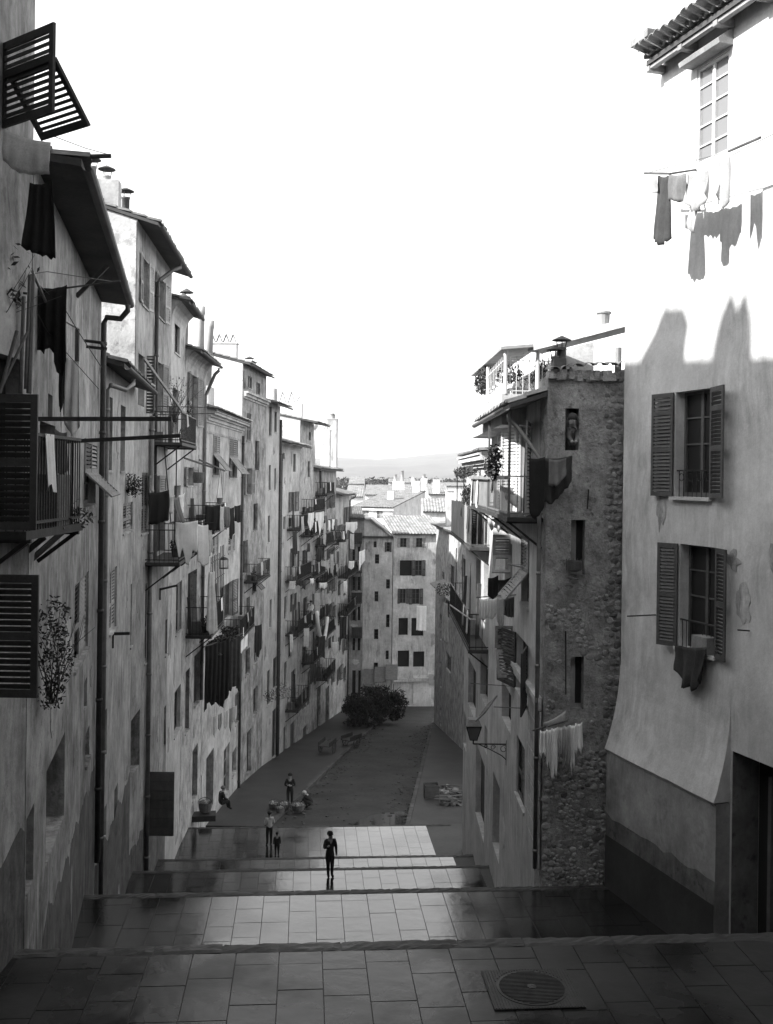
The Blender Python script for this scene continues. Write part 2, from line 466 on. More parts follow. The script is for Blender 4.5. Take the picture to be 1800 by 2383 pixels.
    # ---- structure
    def wall(s, gable=True, mat=None):
        us = sorted({0.0, s.L} | {round(x, 5) for o in s.open for x in o[:2]})
        zs = sorted({round(s.z0, 5), round(s.z1, 5)} | {round(x, 5) for o in s.open for x in o[2:4]})
        mb = s.wall_mb
        for i in range(len(us) - 1):
            for j in range(len(zs) - 1):
                cu, cz = (us[i] + us[i + 1]) / 2, (zs[j] + zs[j + 1]) / 2
                if any(o[0] < cu < o[1] and o[2] < cz < o[3] for o in s.open): continue
                mb.quad(s.P(us[i], zs[j]), s.P(us[i + 1], zs[j]), s.P(us[i + 1], zs[j + 1]), s.P(us[i], zs[j + 1]))
        for (a, b, c, e, dp) in s.open:
            mb.quad(s.P(a, c), s.P(a, e), s.P(a, e, -dp), s.P(a, c, -dp)); mb.quad(s.P(b, c), s.P(b, e), s.P(b, e, -dp), s.P(b, c, -dp))
            mb.quad(s.P(a, e), s.P(b, e), s.P(b, e, -dp), s.P(a, e, -dp)); mb.quad(s.P(a, c), s.P(b, c), s.P(b, c, -dp), s.P(a, c, -dp))
        zt = s.z1 + s.rise * s.D
        for u in (0.0, s.L):
            mb.quad(s.P(u, s.z0), s.P(u, s.z1), s.P(u, zt, -s.D), s.P(u, s.z0, -s.D))
        mb.quad(s.P(0, s.z0, -s.D), s.P(s.L, s.z0, -s.D), s.P(s.L, zt, -s.D), s.P(0, zt, -s.D))
        o = s.part('wall', mb, mat or s.mat)
        return o
    def roof(s, ov=0.45, mat='tile', gutter=True, u0=-0.05, u1=None, pitch=0.21, soffit=True, lip=0.0, gmat='zinc_dark', rows=True, back=None):
        D0 = s.D; s.D = s.D if back is None else back
        u1 = s.L + 0.05 if u1 is None else u1
        zs = lambda d: s.z1 - s.rise * d + 0.02
        mb = MB()
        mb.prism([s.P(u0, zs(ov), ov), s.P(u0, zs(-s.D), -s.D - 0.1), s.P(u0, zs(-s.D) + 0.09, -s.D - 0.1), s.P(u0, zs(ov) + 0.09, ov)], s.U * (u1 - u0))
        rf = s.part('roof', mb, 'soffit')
        n = max(2, int((u1 - u0) / pitch)); q = 4; t = MB(); W = n * q + 1
        dd = []; d = ov + 0.07
        while d > -s.D - 0.1:
            dd.append((d, 0.035)); d2 = max(d - 0.42, -s.D - 0.1); dd.append((d2, 0.0)); d = d2
        rr = random.Random(int(s.O.y * 100))
        wob = [rr.uniform(-0.012, 0.012) for _ in range(n + 1)]
        edge = [rr.uniform(-0.03, 0.03) for _ in range(n + 1)]
        for k, (d, up) in enumerate(dd):
            for i in range(W):
                a = i / q; c = 0.5 - 0.5 * math.cos(2 * math.pi * a)
                dx = edge[int(a)] if k == 0 else 0
                t.v.append(s.P(u0 + (u1 - u0) * i / (W - 1), zs(d) + 0.10 + up + 0.085 * c + wob[int(a)], d + dx))
        for k in range(len(dd) - 1):
            for i in range(W - 1):
                a = k * W + i
                t.f.append((a, a + 1, a + 1 + W, a + W))
        s.part('tile_covering', t, mat, rf, smooth=False)
        if gutter:
            g = MB(); r = 0.075; m = 7; c = s.P(0, zs(ov) - 0.01, ov + 0.09)
            for u in (u0, u1):
                for k in range(m):
                    a = math.pi * k / (m - 1)
                    g.v.append(s.P(u, zs(ov) + 0.02 - r * math.sin(a), ov + 0.07 + r * math.cos(a)))
            for k in range(m - 1): g.f.append((k, k + 1, m + k + 1, m + k))
            s.part('gutter', g, gmat)
        s.D = D0
        return rf
    def cavetto(s, h=0.5, ov=0.5, mat=None):
        """Plaster cove under the eaves."""
        mb = MB(); m = 7; pr = []
        for k in range(m):
            a = math.pi / 2 * k / (m - 1)
            pr.append((ov * (1 - math.cos(a)), s.z1 - h + h * math.sin(a)))
        poly = [s.P(0.02, z, d + 0.003) for d, z in pr] + [s.P(0.02, s.z1, 0.003)]
        mb.prism(poly, s.U * (s.L - 0.04))
        return s.part('cornice', mb, mat or s.mat)
    def moulding(s, z, steps, mat=None, u0=0.02, u1=None, name='cornice'):
        mb = MB(); u1 = s.L - 0.02 if u1 is None else u1
        for dz, h, out in steps: s.bx(mb, u0, u1, z + dz, z + dz + h, 0.001, out)
        return s.part(name, mb, mat or s.mat)
    def pipe(s, px, ytop, ybot, r=0.05, mat='zinc_dark', bend=None, d=0.09):
        u, zt = s.uv(px, ytop); _, zb = s.uv(px, ybot)
        return s.pipe_u(u, zt, zb, r, mat, bend, d)
    def pipe_u(s, u, zt, zb, r=0.05, mat='zinc_dark', bend=None, d=0.09):
        mb = MB(); pts = []
        if bend:      # swan neck from the gutter
            bu, bz, bd = bend
            pts += [s.P(bu, bz, bd), s.P(bu, bz - 0.12, bd), s.P(bu + (u - bu) * 0.3, bz - 0.28, bd * 0.75), s.P(bu + (u - bu) * 0.85, zt + 0.12, d + 0.06)]
        z = zt; pts.append(s.P(u, zt, d)); pts.append(s.P(u, zb, d))
        mb.tube(pts, r, 9)
        z = zt - 0.4
        while z > zb:
            mb.tube([s.P(u, z, d), s.P(u, z - 0.07, d)], r * 1.22, 9); z -= 1.9
        return s.part('drainpipe', mb, mat, smooth=True)
    def balcony(s, u0, u1, z, dep, h=0.95, gap=0.11, floor='wood_dark', rail='iron', th=0.09, brackets=2, bellied=False, r=0.011, screen=None, clutter=0):
        mb = MB(); s.bx(mb, u0, u1, z - th, z, 0.002, dep)
        b = s.part('balcony', mb, floor)
        rb = MB(); d = dep - 0.04
        for zz in (z + 0.08, z + h):
            rb.bar(s.P(u0 + 0.03, zz, 0), s.P(u0 + 0.03, zz, d), 0.03); rb.bar(s.P(u1 - 0.03, zz, 0), s.P(u1 - 0.03, zz, d), 0.03)
            rb.bar(s.P(u0 + 0.03, zz, d), s.P(u1 - 0.03, zz, d), 0.034)
        n = int((u1 - u0) / gap)
        for k in range(n + 1):
            u = u0 + 0.03 + (u1 - u0 - 0.06) * k / n
            rb.bar(s.P(u, z, d), s.P(u, z + h, d), r * 2)
        n = int(dep / gap)
        for k in range(1, n):
            for u in (u0 + 0.03, u1 - 0.03): rb.bar(s.P(u, z, d * k / n), s.P(u, z + h, d * k / n), r * 2)
        s.part('railing', rb, rail, b)
        for k in range(brackets):
            u = u0 + 0.15 + (u1 - u0 - 0.3) * (k / max(1, brackets - 1))
            m2 = MB(); m2.bar(s.P(u, z - th - 0.02, dep * 0.92), s.P(u, z - th - dep * 0.75, 0.0), 0.045)
            m2.bar(s.P(u, z - th - 0.02, 0.0), s.P(u, z - th - 0.02, dep), 0.04)
            s.part('bracket', m2, 'iron', b)
        rg = random.Random(int(abs(z) * 991 + u0 * 57))
        for k in range(clutter):
            u = rg.uniform(u0 + .15, max(u0 + .2, u1 - .5)); kind = rg.choice(('box', 'mat', 'mat', 'pot', 'plank'))
            m4 = MB()
            if kind == 'box': w = rg.uniform(.25, .5); s.bx(m4, u, u + w, z + .002, z + rg.uniform(.25, .6), .1, .1 + w * .8); s.part('box', m4, rg.choice(('wood_mid', 'wood_pale', 'zinc', 'basket')), b)
            elif kind == 'mat':
                w = rg.uniform(.3, .8); ln = rg.uniform(.35, .95); nn = 7
                for j in range(nn + 1):
                    t = j / nn; o = .02 * math.sin(j * 2.1 + u)
                    m4.v += [s.P(u + w * t, z + h + .02, d + .02 + o * .3), s.P(u + w * t, z + h - ln * (1 - .25 * rg.random()), d + .05 + o)]
                for j in range(nn): m4.f.append((2 * j, 2 * j + 2, 2 * j + 3, 2 * j + 1))
                s.part('mat', m4, rg.choice(('cloth_dark', 'cloth_black', 'cloth_mid', 'cloth_white', 'cloth_grey')), b)
            elif kind == 'pot': m4.lathe(s.P(u, z, dep * .6), [(.09, 0), (.13, .25), (.14, .26), (.1, .24), (0, .2)], 9); leaves(m4, s.P(u, z + .42, dep * .6), .18, .18, .2, 40, .06, rg); s.part('flower_pot', m4, 'leaf', b)
            else: m4.bar(s.P(u, z, .15), s.P(u + rg.uniform(-.2, .3), z + rg.uniform(1.3, 2.1), .1), .14, .03); s.part('plank', m4, 'wood_mid', b)
        if screen:
            m3 = MB(); s.bx(m3, u0 + 0.05, u1 - 0.05, z + 0.05, z + h * 0.97, d - 0.03, d - 0.015)
            s.part('screen', m3, screen, b)
        return b
    def boards(s, name, u0, u1, z0, z1, d0, d1, n, mat, along='u'):
        root = None
        for k in range(n):
            mb = MB()
            if along == 'u':
                s.bx(mb, u0 + (u1 - u0) * k / n + 0.005, u0 + (u1 - u0) * (k + 1) / n - 0.005, z0 + jit(0.02), z1 + jit(0.03), d0, d1 + jit(0.005))
            s.part(name, mb, mat)
    def chimney(s, u, d, zb, w, dp, h, mat='plaster_mid', pots=(), cap=True):
        """Stack with flared cap; pots: list of (offset along stack, radius, height, cowl) ; cowl in cone, none, tiles."""
        mb = MB(); s.bx(mb, u - w / 2, u + w / 2, zb, zb + h, d - dp / 2, d + dp / 2)
        if cap: s.bx(mb, u - w / 2 - 0.05, u + w / 2 + 0.05, zb + h + 0.002, zb + h + 0.08, d - dp / 2 - 0.05, d + dp / 2 + 0.05)
        c = s.part('chimney', mb, mat)
        zt = zb + h + (0.08 if cap else 0)
        for (o, dd, r, ph, cowl) in pots:
            p = s.P(u + o, zt, d + dd)
            if cowl == 'tiles':
                m2 = MB(); a = s.U if w > dp else s.N
                t = r * 0.9
                for sg in (-1, 1):
                    m2.bar(p + a * (sg * t), p + V((0, 0, ph)), 0.24, 0.035, up=a)
                m2.build('chimney_tile', 'tile', c)
            else:
                m2 = MB(); m2.lathe(p, [(r * 1.08, 0), (r, 0.04), (r, ph - 0.05), (r * 1.1, ph - 0.04), (r * 1.1, ph), (r * 0.8, ph), (r * 0.8, ph - 0.1)], 12)
                pt = m2.build('chimney_pot', 'terracotta' if cowl != 'metal' else 'zinc_dark', c, smooth=True)
                if cowl in ('cone', 'metal'):
                    m3 = MB(); q = p + V((0, 0, ph))
                    for k in range(3):
                        a = 2.1 * k + 0.4; v = V((math.cos(a), math.sin(a), 0))
                        m3.tube([q + v * r * 0.9 - V((0, 0, 0.03)), q + v * r * 1.25 + V((0, 0, r * 1.5))], 0.012, 5)
                    m3.lathe(q + V((0, 0, r * 1.5)), [(r * 2.1, 0), (r * 2.12, 0.015), (0.02, r * 1.05), (0.0, r * 1.1)], 14)
                    m3.lathe(q + V((0, 0, r * 1.5)), [(r * 2.1, 0), (0.0, r * 0.9)], 14)
                    m3.build('cowl', 'zinc_dark', c)
        return c
def louvre(parent, O, X, Z, w, h, mat, big=False, pitch=0.075, rails=(0.0, 0.42, 1.0), cov=0.42, flip=1):
    """Louvred shutter leaf: stiles, rails and tilted slats. O hinge corner, X across, Z up (or down the flap)."""
    X = V(X).normalized(); Z = V(Z).normalized(); T = X.cross(Z).normalized(); th = 0.034
    st = min(0.07, w * 0.16)
    mb = MB()
    def bxx(x0, x1, z0, z1, t0, t1, m): 
        m.hexa([O + X * a + Z * c + T * b for c in (z0, z1) for (a, b) in ((x0, t0), (x1, t0), (x1, t1), (x0, t1))])
    bxx(0, st, 0, h, -th / 2, th / 2, mb); bxx(w - st, w, 0, h, -th / 2, th / 2, mb)
    zs = []
    for r in rails:
        c = min(max(r * h, st * 0.6), h - st * 0.6); zs.append(c)
        bxx(st, w - st, c - st * 0.6, c + st * 0.6, -th / 2 + 0.001, th / 2 - 0.001, mb)
    sl = []
    for a, b in zip(zs[:-1], zs[1:]):
        a += st * 0.6; b -= st * 0.6
        n = max(1, int((b - a) / pitch))
        for k in range(n): sl.append(a + (b - a) * (k + 0.5) / n)
    q = pitch * cov
    if not big:
        for z in sl:
            mb.add([O + X * x + Z * (z + dz) + T * t for x, dz, t in ((st, -q, -th * .45), (w - st, -q, -th * .45), (w - st, q * 0.7, th * .45), (st, q * 0.7, th * .45))], ((0, 1, 2, 3),))
        return mb.build('shutter', mat, parent)
    sh = mb.build('shutter', mat, parent)
    base = world_loc(sh); src = None
    for z in sl:
        c = O + Z * z
        if src is None:
            m2 = MB()
            ax = X * (w / 2 - st + 0.002); az = (Z * q + T * th * 0.5 * flip); n2 = az.cross(ax).normalized() * 0.005
            m2.box(c + X * w / 2, ax, az, n2)
            src = m2.build('slat', mat, sh, origin=c + X * w / 2)
        else:
            copy_piece(src, sh, c + X * w / 2 - base)
    return sh
# ------------------------------------------------------------------ cloth, foliage, people
def cloth(name, label, cat, A, B, prof, mat, fold=0.035, nf=5, out=V((0, 0, 0)), seed=0, group=None, sag=0.03, taper=0.0, cat_group=None, pegs=False):
    """Washing hung from the line A-B: prof gives the hanging length along the line; pleats deepen downwards."""
    A, B = V(A), V(B); rg = random.Random(seed); W = (B - A).length
    nx = max(10, int(W / 0.045)); nx = min(nx, 60)
    Lm = max(l for _, l in prof); nz = min(40, max(8, int(Lm / 0.07)))
    h = (B - A).normalized(); nrm = h.cross(V((0, 0, 1)))
    if nrm.length < 0.1: nrm = V((0, -1, 0))
    nrm.normalize()
    ph = [rg.uniform(0, 6.28) for _ in range(4)]
    def leng(t):
        for (a, la), (b, lb) in zip(prof[:-1], prof[1:]):
            if a <= t <= b: return la + (lb - la) * ((t - a) / max(1e-6, b - a))
        return prof[-1][1]
    mb = MB()
    for j in range(nz + 1):
        v = j / nz
        for i in range(nx + 1):
            t = i / nx
            ll = leng(t) * (1 + 0.02 * math.sin(t * 37 + ph[3]))
            tt = 0.5 + (t - 0.5) * (1 - taper * v) + 0.012 * v * math.sin(9 * v + t * 11 + ph[1])
            p = A + (B - A) * tt - V((0, 0, sag * math.sin(math.pi * t) + ll * v))
            amp = fold * (0.25 + 0.75 * v)
            off = amp * (math.sin(2 * math.pi * nf * t + ph[0] + 0.8 * v) + 0.5 * math.sin(2 * math.pi * nf * 2.3 * t + ph[2])) + 0.02 * math.sin(4 * v + ph[1])
            mb.v.append(p + nrm * off + V(out) * v)
    for j in range(nz):
        for i in range(nx):
            a = j * (nx + 1) + i
            mb.f.append((a, a + 1, a + nx + 2, a + nx + 1))
    o = mb.build(name, mat, None, smooth=True, origin=(A + B) / 2)
    sd = o.modifiers.new('thickness', 'SOLIDIFY'); sd.thickness = 0.006; sd.offset = 0
    return tag(o, label, cat, group)
def leaves(mb, c, rx, ry, rz, n, size, rg, hang=False):
    c = V(c)
    for _ in range(n):
        while True:
            q = V((rg.uniform(-1, 1), rg.uniform(-1, 1), rg.uniform(-1, 1)))
            if 0.15 < q.length < 1: break
        p = c + V((q.x * rx, q.y * ry, q.z * rz))
        a = V((rg.uniform(-1, 1), rg.uniform(-1, 1), rg.uniform(-1, 0.4 if hang else 1))).normalized()
        b = a.cross(V((rg.uniform(-1, 1), rg.uniform(-1, 1), rg.uniform(-1, 1)))).normalized()
        l = size * rg.uniform(0.6, 1.3)
        mb.add((p - a * l, p + b * l * 0.42 - a * l * .2, p + a * l, p - b * l * 0.42), ((0, 1, 2, 3),))
def twigs(mb, base, n, length, rg, r=0.008, spread=0.5, up=1.0, seg=4):
    tips = []
    for _ in range(n):
        d = V((rg.uniform(-1, 1) * spread, rg.uniform(-1, 1) * spread, up)).normalized()
        p = V(base) + V((rg.uniform(-.05, .05), rg.uniform(-.05, .05), 0)); pts = [p.copy()]
        for k in range(seg):
            d = (d + V((rg.uniform(-.3, .3), rg.uniform(-.3, .3), rg.uniform(-.2, .25)))).normalized()
            p = p + d * length / seg; pts.append(p.copy())
        mb.tube(pts, [r * (1 - 0.7 * k / seg) for k in range(seg + 1)], 5); tips.append(p)
    return tips
def person(name, label, pos, height, yaw, pose, mats, zones, extras=None, group=None, sink=0.012):
    """One continuous skin-grown body. pose: joint name -> (x right, y forward, z up) for a 1.0 m tall figure."""
    J = {'pelvis': (0, 0, .52), 'waist': (0, 0, .60), 'chest': (0, 0, .72), 'neck': (0, 0.005, .835), 'jaw': (0, .018, .875), 'head': (0, .008, .935), 'crown': (0, -.005, .975), 'nose': (0, .062, .915),
         'shl': (-.105, 0, .79), 'ell': (-.135, -.005, .64), 'wrl': (-.135, .03, .50), 'hal': (-.135, .04, .455),
         'shr': (.105, 0, .79), 'elr': (.135, -.005, .64), 'wrr': (.135, .03, .50), 'har': (.135, .04, .455),
         'hil': (-.055, 0, .50), 'knl': (-.06, .01, .28), 'anl': (-.062, -.005, .055), 'tol': (-.065, .075, .02),
         'hir': (.055, 0, .50), 'knr': (.06, .01, .28), 'anr': (.062, -.005, .055), 'tor': (.065, .075, .02)}
    J.update(pose)
    RD = {'pelvis': .085, 'waist': .075, 'chest': .088, 'neck': .036, 'jaw': .048, 'head': .062, 'crown': .045, 'nose': .012,
          'sh': .048, 'el': .034, 'wr': .024, 'ha': .026, 'hi': .066, 'kn': .044, 'an': .032, 'to': .028}
    RD.update(zones.get('rad', {}))
    E = [('pelvis', 'waist'), ('waist', 'chest'), ('chest', 'neck'), ('neck', 'jaw'), ('jaw', 'head'), ('head', 'crown'), ('head', 'nose'),
         ('chest', 'shl'), ('shl', 'ell'), ('ell', 'wrl'), ('wrl', 'hal'), ('chest', 'shr'), ('shr', 'elr'), ('elr', 'wrr'), ('wrr', 'har'),
         ('pelvis', 'hil'), ('hil', 'knl'), ('knl', 'anl'), ('anl', 'tol'), ('pelvis', 'hir'), ('hir', 'knr'), ('knr', 'anr'), ('anr', 'tor')]
    names = list(J); idx = {k: i for i, k in enumerate(names)}
    P = {k: V(J[k]) * height for k in names}
    me = bpy.data.meshes.new(name)
    me.from_pydata([tuple(P[k]) for k in names], [(idx[a], idx[b]) for a, b in E], [])
    tmp = bpy.data.objects.new('tmp', me); COL.objects.link(tmp)
    sk = tmp.modifiers.new('skin', 'SKIN')
    for k in names:
        r = RD.get(k, RD.get(k[:2], .04)) * height
        sv = me.skin_vertices[0].data[idx[k]]
        sv.radius = (r, r * (0.78 if k in ('pelvis', 'waist', 'chest') else 1.0)); sv.use_root = (k == 'pelvis')
    ss = tmp.modifiers.new('sub', 'SUBSURF'); ss.levels = 2; ss.render_levels = 2
    dg = bpy.context.evaluated_depsgraph_get(); dg.update()
    m2 = bpy.data.meshes.new_from_object(tmp.evaluated_get(dg))
    bpy.data.objects.remove(tmp)
    for q in mats: m2.materials.append(MATS[q])
    segs = [(P[a], P[b], zones['mat'].get(b, zones['mat'].get(b[:2], 0))) for a, b in E]
    for f in m2.polygons:
        c = f.center; best = None
        for a, b, mi in segs:
            ab = b - a; t = max(0, min(1, (c - a).dot(ab) / max(ab.length_squared, 1e-9)))
            dd = (c - a - ab * t).length
            if best is None or dd < best[0]: best = (dd, mi)
        f.material_index = best[1]
    m2.shade_smooth()
    o = bpy.data.objects.new(name, m2); COL.objects.link(o)
    o.location = V(pos) - V((0, 0, sink * height)); o.rotation_euler = (0, 0, yaw)
    tag(o, label, 'person', group)
    def child(nm, mb, mat):
        c = mb.build(nm, mat, None); c.parent = o; return c
    if extras: extras(child, P, height)
    return o
# ------------------------------------------------------------------ ground: stepped landings, street, pavements
SA = V((-0.0785, 0.9969, 0)); LA = V((0.9969, 0.0785, 0))
def st(l, s, z): return LA * l + SA * s + V((0, 0, z))
def s_at(px, py, z): return on_z(px, py, z).dot(SA)
def road_z(Y): return -(10.43 + 0.125 * Y)
LZ = [-5.6, -8.2, -11.6, -13.2, -14.8]
ends = [(2192, 2213), (2071, 2082), (2019, 2026), (1993, 1999), (1921, 1925)]
slab_meshes = {}
def slab_piece(w, l, parent, mat, name, loc, rz, th=0.06, rough=0.0, seed=0):
    key = (round(w, 3), round(l, 2), name, seed, mat)
    if key not in slab_meshes:
        rg = random.Random(hash(key) & 0xffff)
        mb = MB(); b = 0.003
        x, y = w / 2, l / 2
        if rough:
            n = max(3, int(w / 0.09)); m = 4
            for j in range(m + 1):
                for i in range(n + 1):
                    e = (i in (0, n)) or (j in (0, m))
                    mb.v.append(V((-x + w * i / n, -y + l * j / m, (0 if e else 0.012) + rg.uniform(-rough, rough))))
            for j in range(m):
                for i in range(n):
                    a = j * (n + 1) + i; mb.f.append((a, a + 1, a + n + 2, a + n + 1))
            q = len(mb.v)
            mb.add([(-x, -y, -th), (x, -y, -th), (x, y, -th), (-x, y, -th), (-x, -y, -.02), (x, -y, -.02), (x, y, -.02), (-x, y, -.02)],
                   ((0, 1, 5, 4), (1, 2, 6, 5), (2, 3, 7, 6), (3, 0, 4, 7)))
        else:
            t = [rg.uniform(-.0012, .0012) for _ in range(4)]
            mb.hexa([(-x, -y, -th), (x, -y, -th), (x, y, -th), (-x, y, -th), (-x + b, -y + b, t[0]), (x - b, -y + b, t[1]), (x - b, y - b, t[2]), (-x + b, y - b, t[3])])
        o = mb.build(name, mat, parent, origin=V((0, 0, 0)))
        slab_meshes[key] = o.data
    else:
        o = bpy.data.objects.new(name, slab_meshes[key]); COL.objects.link(o); o.parent = parent
    o.location = V(loc) - world_loc(parent); o.rotation_euler = (0, 0, rz)
    return o
RZ = math.atan2(LA.y, LA.x)
prev_end = None; land = []
for k, (z, (yf, yn)) in enumerate(zip(LZ, ends)):
    s_end = s_at(760, yf, z); s_nose = s_at(760, yn, z)
    s_start = 1.0 if k == 0 else prev_end + (LZ[k - 1] - z) / 0.56
    # body of the landing
    mb = MB()
    mb.hexa([st(-16, s_start, z - 4.5), st(14, s_start, z - 4.5), st(14, s_end, z - 4.5), st(-16, s_end, z - 4.5),
             st(-16, s_start, z - 0.016), st(14, s_start, z - 0.016), st(14, s_end - 0.01, z - 0.016), st(-16, s_end - 0.01, z - 0.016)])
    lo = mb.build('landing', 'pavement', None, kind='structure')
    land.append(lo)
    # paving slabs, each its own stone
    rg = random.Random(40 + k)
    lref = on_z(750, 2216, LZ[0]).dot(LA) if k == 0 else on_z(794, 2079, LZ[1]).dot(LA)
    vis = {0: (8.6, -5.2, 5.6), 1: (s_start, -8.0, 6.6), 2: (s_start + 1.0, -10.2, 5.0), 3: (s_start, -11.0, 5.0), 4: (s_start, -12.0, 5.2)}[k]
    l = lref - 0.5 * math.ceil((lref - vis[1]) / 0.5)
    while l < vis[2]:
        s = s_nose - 0.002
        first = True
        while s > vis[0] + 0.15:
            ln = rg.choice((0.6, 0.75, 0.9)) if not first else rg.choice((0.3, 0.45, 0.6, 0.75))
            ln = min(ln, s - vis[0]); first = False
            if ln < 0.12: break
            slab_piece(0.494, round(ln - 0.008, 3), lo, 'slab' if k else 'slab_near', 'paving_slab', st(l + 0.25, s - ln / 2, z + rg.uniform(-.002, .002)), RZ, seed=rg.randint(0, 2))
            s -= ln
        l += 0.5
    # rough nosing stones along the edge
    l = vis[1]; wd = s_end - s_nose
    while l < vis[2] + 1.0:
        w = rg.choice((0.8, 1.1, 1.4))
        slab_piece(w - 0.015, round(wd - 0.01, 2), lo, 'nosing', 'nosing_stone', st(l + w / 2, (s_nose + s_end) / 2, z - 0.004 + rg.uniform(-.003, .003)), RZ, th=0.16, rough=0.009, seed=rg.randint(0, 3))
        l += w
    # hidden flight down to the next level
    s0 = s_end
    zn = LZ[k + 1] if k + 1 < len(LZ) else road_z(48.5)
    n = max(2, round((z - zn) / 0.165)); rise = (z - zn) / n; going = rise / 0.56
    fl = MB()
    for i in range(n - 1):
        zt = z - rise * (i + 1)
        fl.hexa([st(-16, s0 + going * i, zt - 4), st(14, s0 + going * i, zt - 4), st(14, s0 + going * (i + 1), zt - 4), st(-16, s0 + going * (i + 1), zt - 4),
                 st(-16, s0 + going * i, zt), st(14, s0 + going * i, zt), st(14, s0 + going * (i + 1), zt), st(-16, s0 + going * (i + 1), zt)])
    fl.build('stair_flight', 'nosing', None, kind='structure')
    prev_end = s_end
s_road = prev_end + (LZ[-1] - road_z(48.5)) / 0.56 - 0.2
# street
rd = MB(); ys = [46 + i * 1.0 for i in range(84)]; xs = [-14, -9, -6, -4.6, -3, -1.5, 0, 1.5, 2.8, 4.2, 6, 10]
for Y in ys:
    for X in xs:
        cr = 0.05 * math.cos(max(-1.5, min(1.5, (X + 0.6 - 0.09 * (Y - 55)) / 2.6)))
        rd.v.append(V((X, Y, road_z(Y) + cr - 0.05 + 0.02 * mnoise.noise(V((X * .6, Y * .5, 0))))))
for j in range(len(ys) - 1):
    for i in range(len(xs) - 1):
        a = j * len(xs) + i; rd.f.append((a, a + 1, a + len(xs) + 1, a + len(xs)))
rd.build('street', 'road', None, smooth=True, kind='structure')
def kl(Y): return -4.4 + 0.11 * (Y - 55.9)
def kr(Y): return 1.5 + 0.074 * (Y - 54.2)
for nm, f, far, sg in (('pavement', kl, -14, -1), ('pavement', kr, 9, 1)):
    mb = MB(); Ys = [48.0 + i for i in range(58)]
    for Y0, Y1 in zip(Ys[:-1], Ys[1:]):
        k0, k1 = f(Y0) + sg * 0.22, f(Y1) + sg * 0.22
        h = 0.10
        mb.hexa([(k0, Y0, road_z(Y0) - .4), (far, Y0, road_z(Y0) - .4), (far, Y1, road_z(Y1) - .4), (k1, Y1, road_z(Y1) - .4),
                 (k0, Y0, road_z(Y0) + h), (far, Y0, road_z(Y0) + h), (far, Y1, road_z(Y1) + h), (k1, Y1, road_z(Y1) + h)])
    pv = mb.build(nm, 'pavement', None, kind='structure')
    Y = 48.1
    while Y < 100:
        ln = 1.15; a = V((f(Y) + sg * 0.11, Y, road_z(Y) + 0.02)); b = V((f(Y + ln - .02) + sg * 0.11, Y + ln - .02, road_z(Y + ln - .02) + 0.02))
        m2 = MB(); m2.bar(a, b, 0.2, 0.24 + jit(0.012)); m2.build('kerb_stone', 'kerb', pv)
        Y += ln
gm = MB(); gm.quad((-6000, 40, -27.2), (6000, 40, -27.2), (6000, 9000, -27.2), (-6000, 9000, -27.2)); gm.build('ground', 'earth', None, kind='structure')
gm = MB(); gm.quad((-60, -60, -12.5), (60, -60, -12.5), (60, 12, -12.5), (-60, 12, -12.5)); gm.build('terrain', 'earth', None, kind='structure')
# cast-iron cover let into the top landing
def manhole():
    c = on_z(1238, 2303, LZ[0]); c.z = LZ[0] + 0.008
    r = thing('manhole_cover', 'square ribbed cast-iron plate with round lid set in the nearest paving', 'manhole cover', c)
    mb = MB(); mb.box(c + V((0, 0, .004)), LA * .49, SA * .43, V((0, 0, .006)))
    for k in range(30):
        x = -.47 + .94 * k / 29
        if True:
            for s0, s1 in ((-.42, -.40 + .0), ):
                pass
        yy = math.sqrt(max(0, .40 ** 2 - x * x)) if abs(x) < .40 else 0
        for a, b in (((-.42, -yy - .012), (yy + .012, .42)) if yy else ((-.42, .42),)):
            mb.bar(c + LA * x + SA * a + V((0, 0, .012)), c + LA * x + SA * b + V((0, 0, .012)), .014, .008)
    mb.build('plate', 'iron', r)
    lid = MB(); lid.lathe(c + V((0, 0, .004)), [(.385, 0), (.385, .012), (.36, .016), (.0, .016)], 40)
    li = lid.build('lid', 'iron', r)
    rib = MB()
    for k in range(24):
        x = -.34 + .68 * k / 23; yy = math.sqrt(max(0, .355 ** 2 - x * x))
        rib.bar(c + SA * x + LA * (-yy) + V((0, 0, .024)), c + SA * x + LA * yy + V((0, 0, .024)), .013, .01)
    rib.build('rib', 'iron', li, kind='stuff')
    kn = MB(); kn.lathe(c + V((0, 0, .02)), [(.05, 0), (.05, .012), (.02, .016), (0, .012)], 14); kn.build('lifting_eye', 'iron', li)
manhole()
# ------------------------------------------------------------------ left row of houses
LW = [(-4.25, 12.3), (-6.32, 22.8), (-7.35, 30.5), (-8.05, 41), (-8.30, 50), (-8.10, 62), (-6.70, 76), (-4.2, 100), (-3.4, 108)]
def left_at(px):
    k = (px - CX) / F
    for (x0, y0), (x1, y1) in zip(LW[:-1], LW[1:]):
        # x0 + t dx = k (y0 + t dy)
        den = (x1 - x0) - k * (y1 - y0)
        t = (k * y0 - x0) / den if abs(den) > 1e-9 else -1
        if -1e-6 <= t <= 1 + 1e-6: return (x0 + t * (x1 - x0), y0 + t * (y1 - y0))
    return LW[-1]
H = {}
def LH(key, name, label, pa, pb, z0, z1, mat, **k):
    a = pa if isinstance(pa, tuple) else left_at(pa); b = pb if isinstance(pb, tuple) else left_at(pb)
    H[key] = House(name, label, a, b, z0, z1, mat, toward=(0, (a[1] + b[1]) / 2), **k)
    return H[key]
# --- nearest house on the left (runs out of the frame)
h = LH('0', 'tall_house', 'nearest tall plaster house at the left edge with dark shutters', (-4.25, -3.0), (-4.25, 12.28), -9, 9.0, 'plaster_mid', depth=5.5, rise=0.12)
h.roof(ov=0.4)
